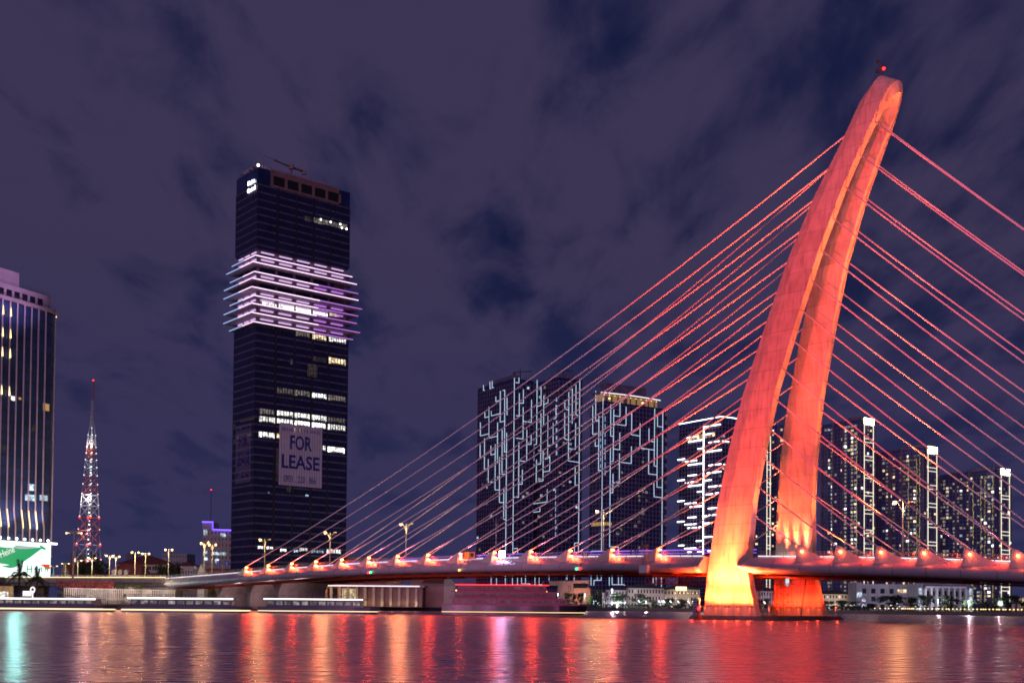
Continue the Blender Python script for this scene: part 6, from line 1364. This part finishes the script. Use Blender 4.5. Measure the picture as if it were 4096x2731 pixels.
# road signs at the bridge end
q = P(890, 2243, 420); r = empty('road_sign', (q.x, q.y, zv), 'twin blue road sign boards on one post at the bridge end', 'sign'); mb = MB(); mb.tube([(q.x, q.y, zv - 1), (q.x, q.y, q.z)], .1, 5); mb.tube([(q.x - 2, q.y, q.z - .8), (q.x + 2.2, q.y, q.z - .8)], .07, 4); mb.build('post', 'lampgrey', r)
for dx, yy in ((-1.4, 0), (1.65, .0)):
    mb = MB(); mb.box((q.x + dx, q.y - .15, q.z - .9), .75, .04, 1.0); mb.build('board', 'signblue', r)
    mb = MB(); mb.box((q.x + dx, q.y - .21, q.z - 1.1), .1, .02, .6); mb.box((q.x + dx, q.y - .21, q.z - .5), .4, .02, .1); mb.build('white_symbol', 'white', r)
q = P(725, 2281, 405); r = empty('road_sign', (q.x, q.y, zv), 'round red no entry sign at the viaduct end', 'sign'); mb = MB(); mb.tube([(q.x, q.y, zv - 1), (q.x, q.y, q.z + 1.4)], .06, 4); mb.box((q.x, q.y, q.z + 1.3), .25, .1, .3); mb.build('post', 'lampgrey', r)
mb = MB(); mb.tube([(q.x, q.y - .12, q.z), (q.x, q.y - .05, q.z)], .38, 12); mb.build('disc', 'signred', r); mb = MB(); mb.box((q.x, q.y - .14, q.z), .25, .01, .06); mb.build('white_bar', 'white', r)
q = P(781, 2268, 410); r = empty('road_sign', (q.x, q.y, zv), 'plain pale sign plate on a thin post before the white gable', 'sign'); mb = MB(); mb.tube([(q.x, q.y, zv - 1), (q.x, q.y, q.z)], .06, 4); mb.build('post', 'lampgrey', r); mb = MB(); mb.box((q.x, q.y - .1, q.z), .5, .04, .5); mb.build('plate', 'white', r)
# ---------------------------------------------------------------- people at the parapet
def person(base, face, label, seat=False):
    """one continuous skinned body standing with the hands on the rail"""
    r = empty('person', base, label, 'person', 'people on the bridge walkway'); me = bpy.data.meshes.new('body'); d = Vector((face[0], face[1], 0)).normalized(); s_ = d.cross(ez)
    def v_(a, b_, h_): return d * a + s_ * b_ + ez * h_
    V = [v_(0, 0, .95), v_(.02, 0, 1.2), v_(.03, 0, 1.42), v_(.04, 0, 1.53), v_(.07, 0, 1.66)]; E_ = [(0, 1), (1, 2), (2, 3), (3, 4)]; Rr = [.15, .15, .16, .06, .1]
    for sg in (-1, 1):
        i = len(V); V += [v_(0, sg * .1, .88), v_(.03, sg * .11, .48), v_(0, sg * .12, .06), v_(.16, sg * .13, .03)]; E_ += [(0, i), (i, i + 1), (i + 1, i + 2), (i + 2, i + 3)]; Rr += [.1, .07, .05, .04]
        i = len(V); V += [v_(.02, sg * .2, 1.4), v_(.08, sg * .27, 1.14), v_(.34, sg * .2, 1.12), v_(.42, sg * .19, 1.12)]; E_ += [(2, i), (i, i + 1), (i + 1, i + 2), (i + 2, i + 3)]; Rr += [.06, .045, .035, .03]
    me.from_pydata(V, E_, []); o = bpy.data.objects.new('body', me); C.objects.link(o); o.parent = r; me.materials.append(M['cloth'])
    mo = o.modifiers.new('Skin', 'SKIN'); o.modifiers.new('Sub', 'SUBSURF').levels = 1
    if not me.skin_vertices: pass
    for i, sv in enumerate(me.skin_vertices[0].data): sv.radius = (Rr[i], Rr[i]); sv.use_root = i == 0
    dg = bpy.context.evaluated_depsgraph_get(); m2 = bpy.data.meshes.new_from_object(o.evaluated_get(dg)); o.modifiers.clear(); o.data = m2; o.name = 'body'
    mb = MB(); mb.ball(base + v_(.05, 0, 1.7), .115, 8, 5); mb.build('hair', 'hair', r)
    mb = MB(); mb.ball(base + v_(.1, 0, 1.64), .09, 8, 5, 1.2); mb.build('face', 'skin', r)
for x, w_, lb in ((2524, -12.6, 'person in dark clothes standing at the parapet left of the gantry ladder'), (2541, -12.4, 'person in dark clothes leaning by the parapet, nearer the gantry ladder'), (2551, -12.8, 'person in dark clothes just left of the gantry ladder at the parapet')):
    t, _ = tz(x, 2222, w_); person(B(t, w_, zd(t)), -VV, lb)
a = vf.hit(610, 2318)[0]; p = vf.at(a, zv - 1.1, -.9); person(p, vf.n, 'person standing at the viaduct rail by the bridge abutment')
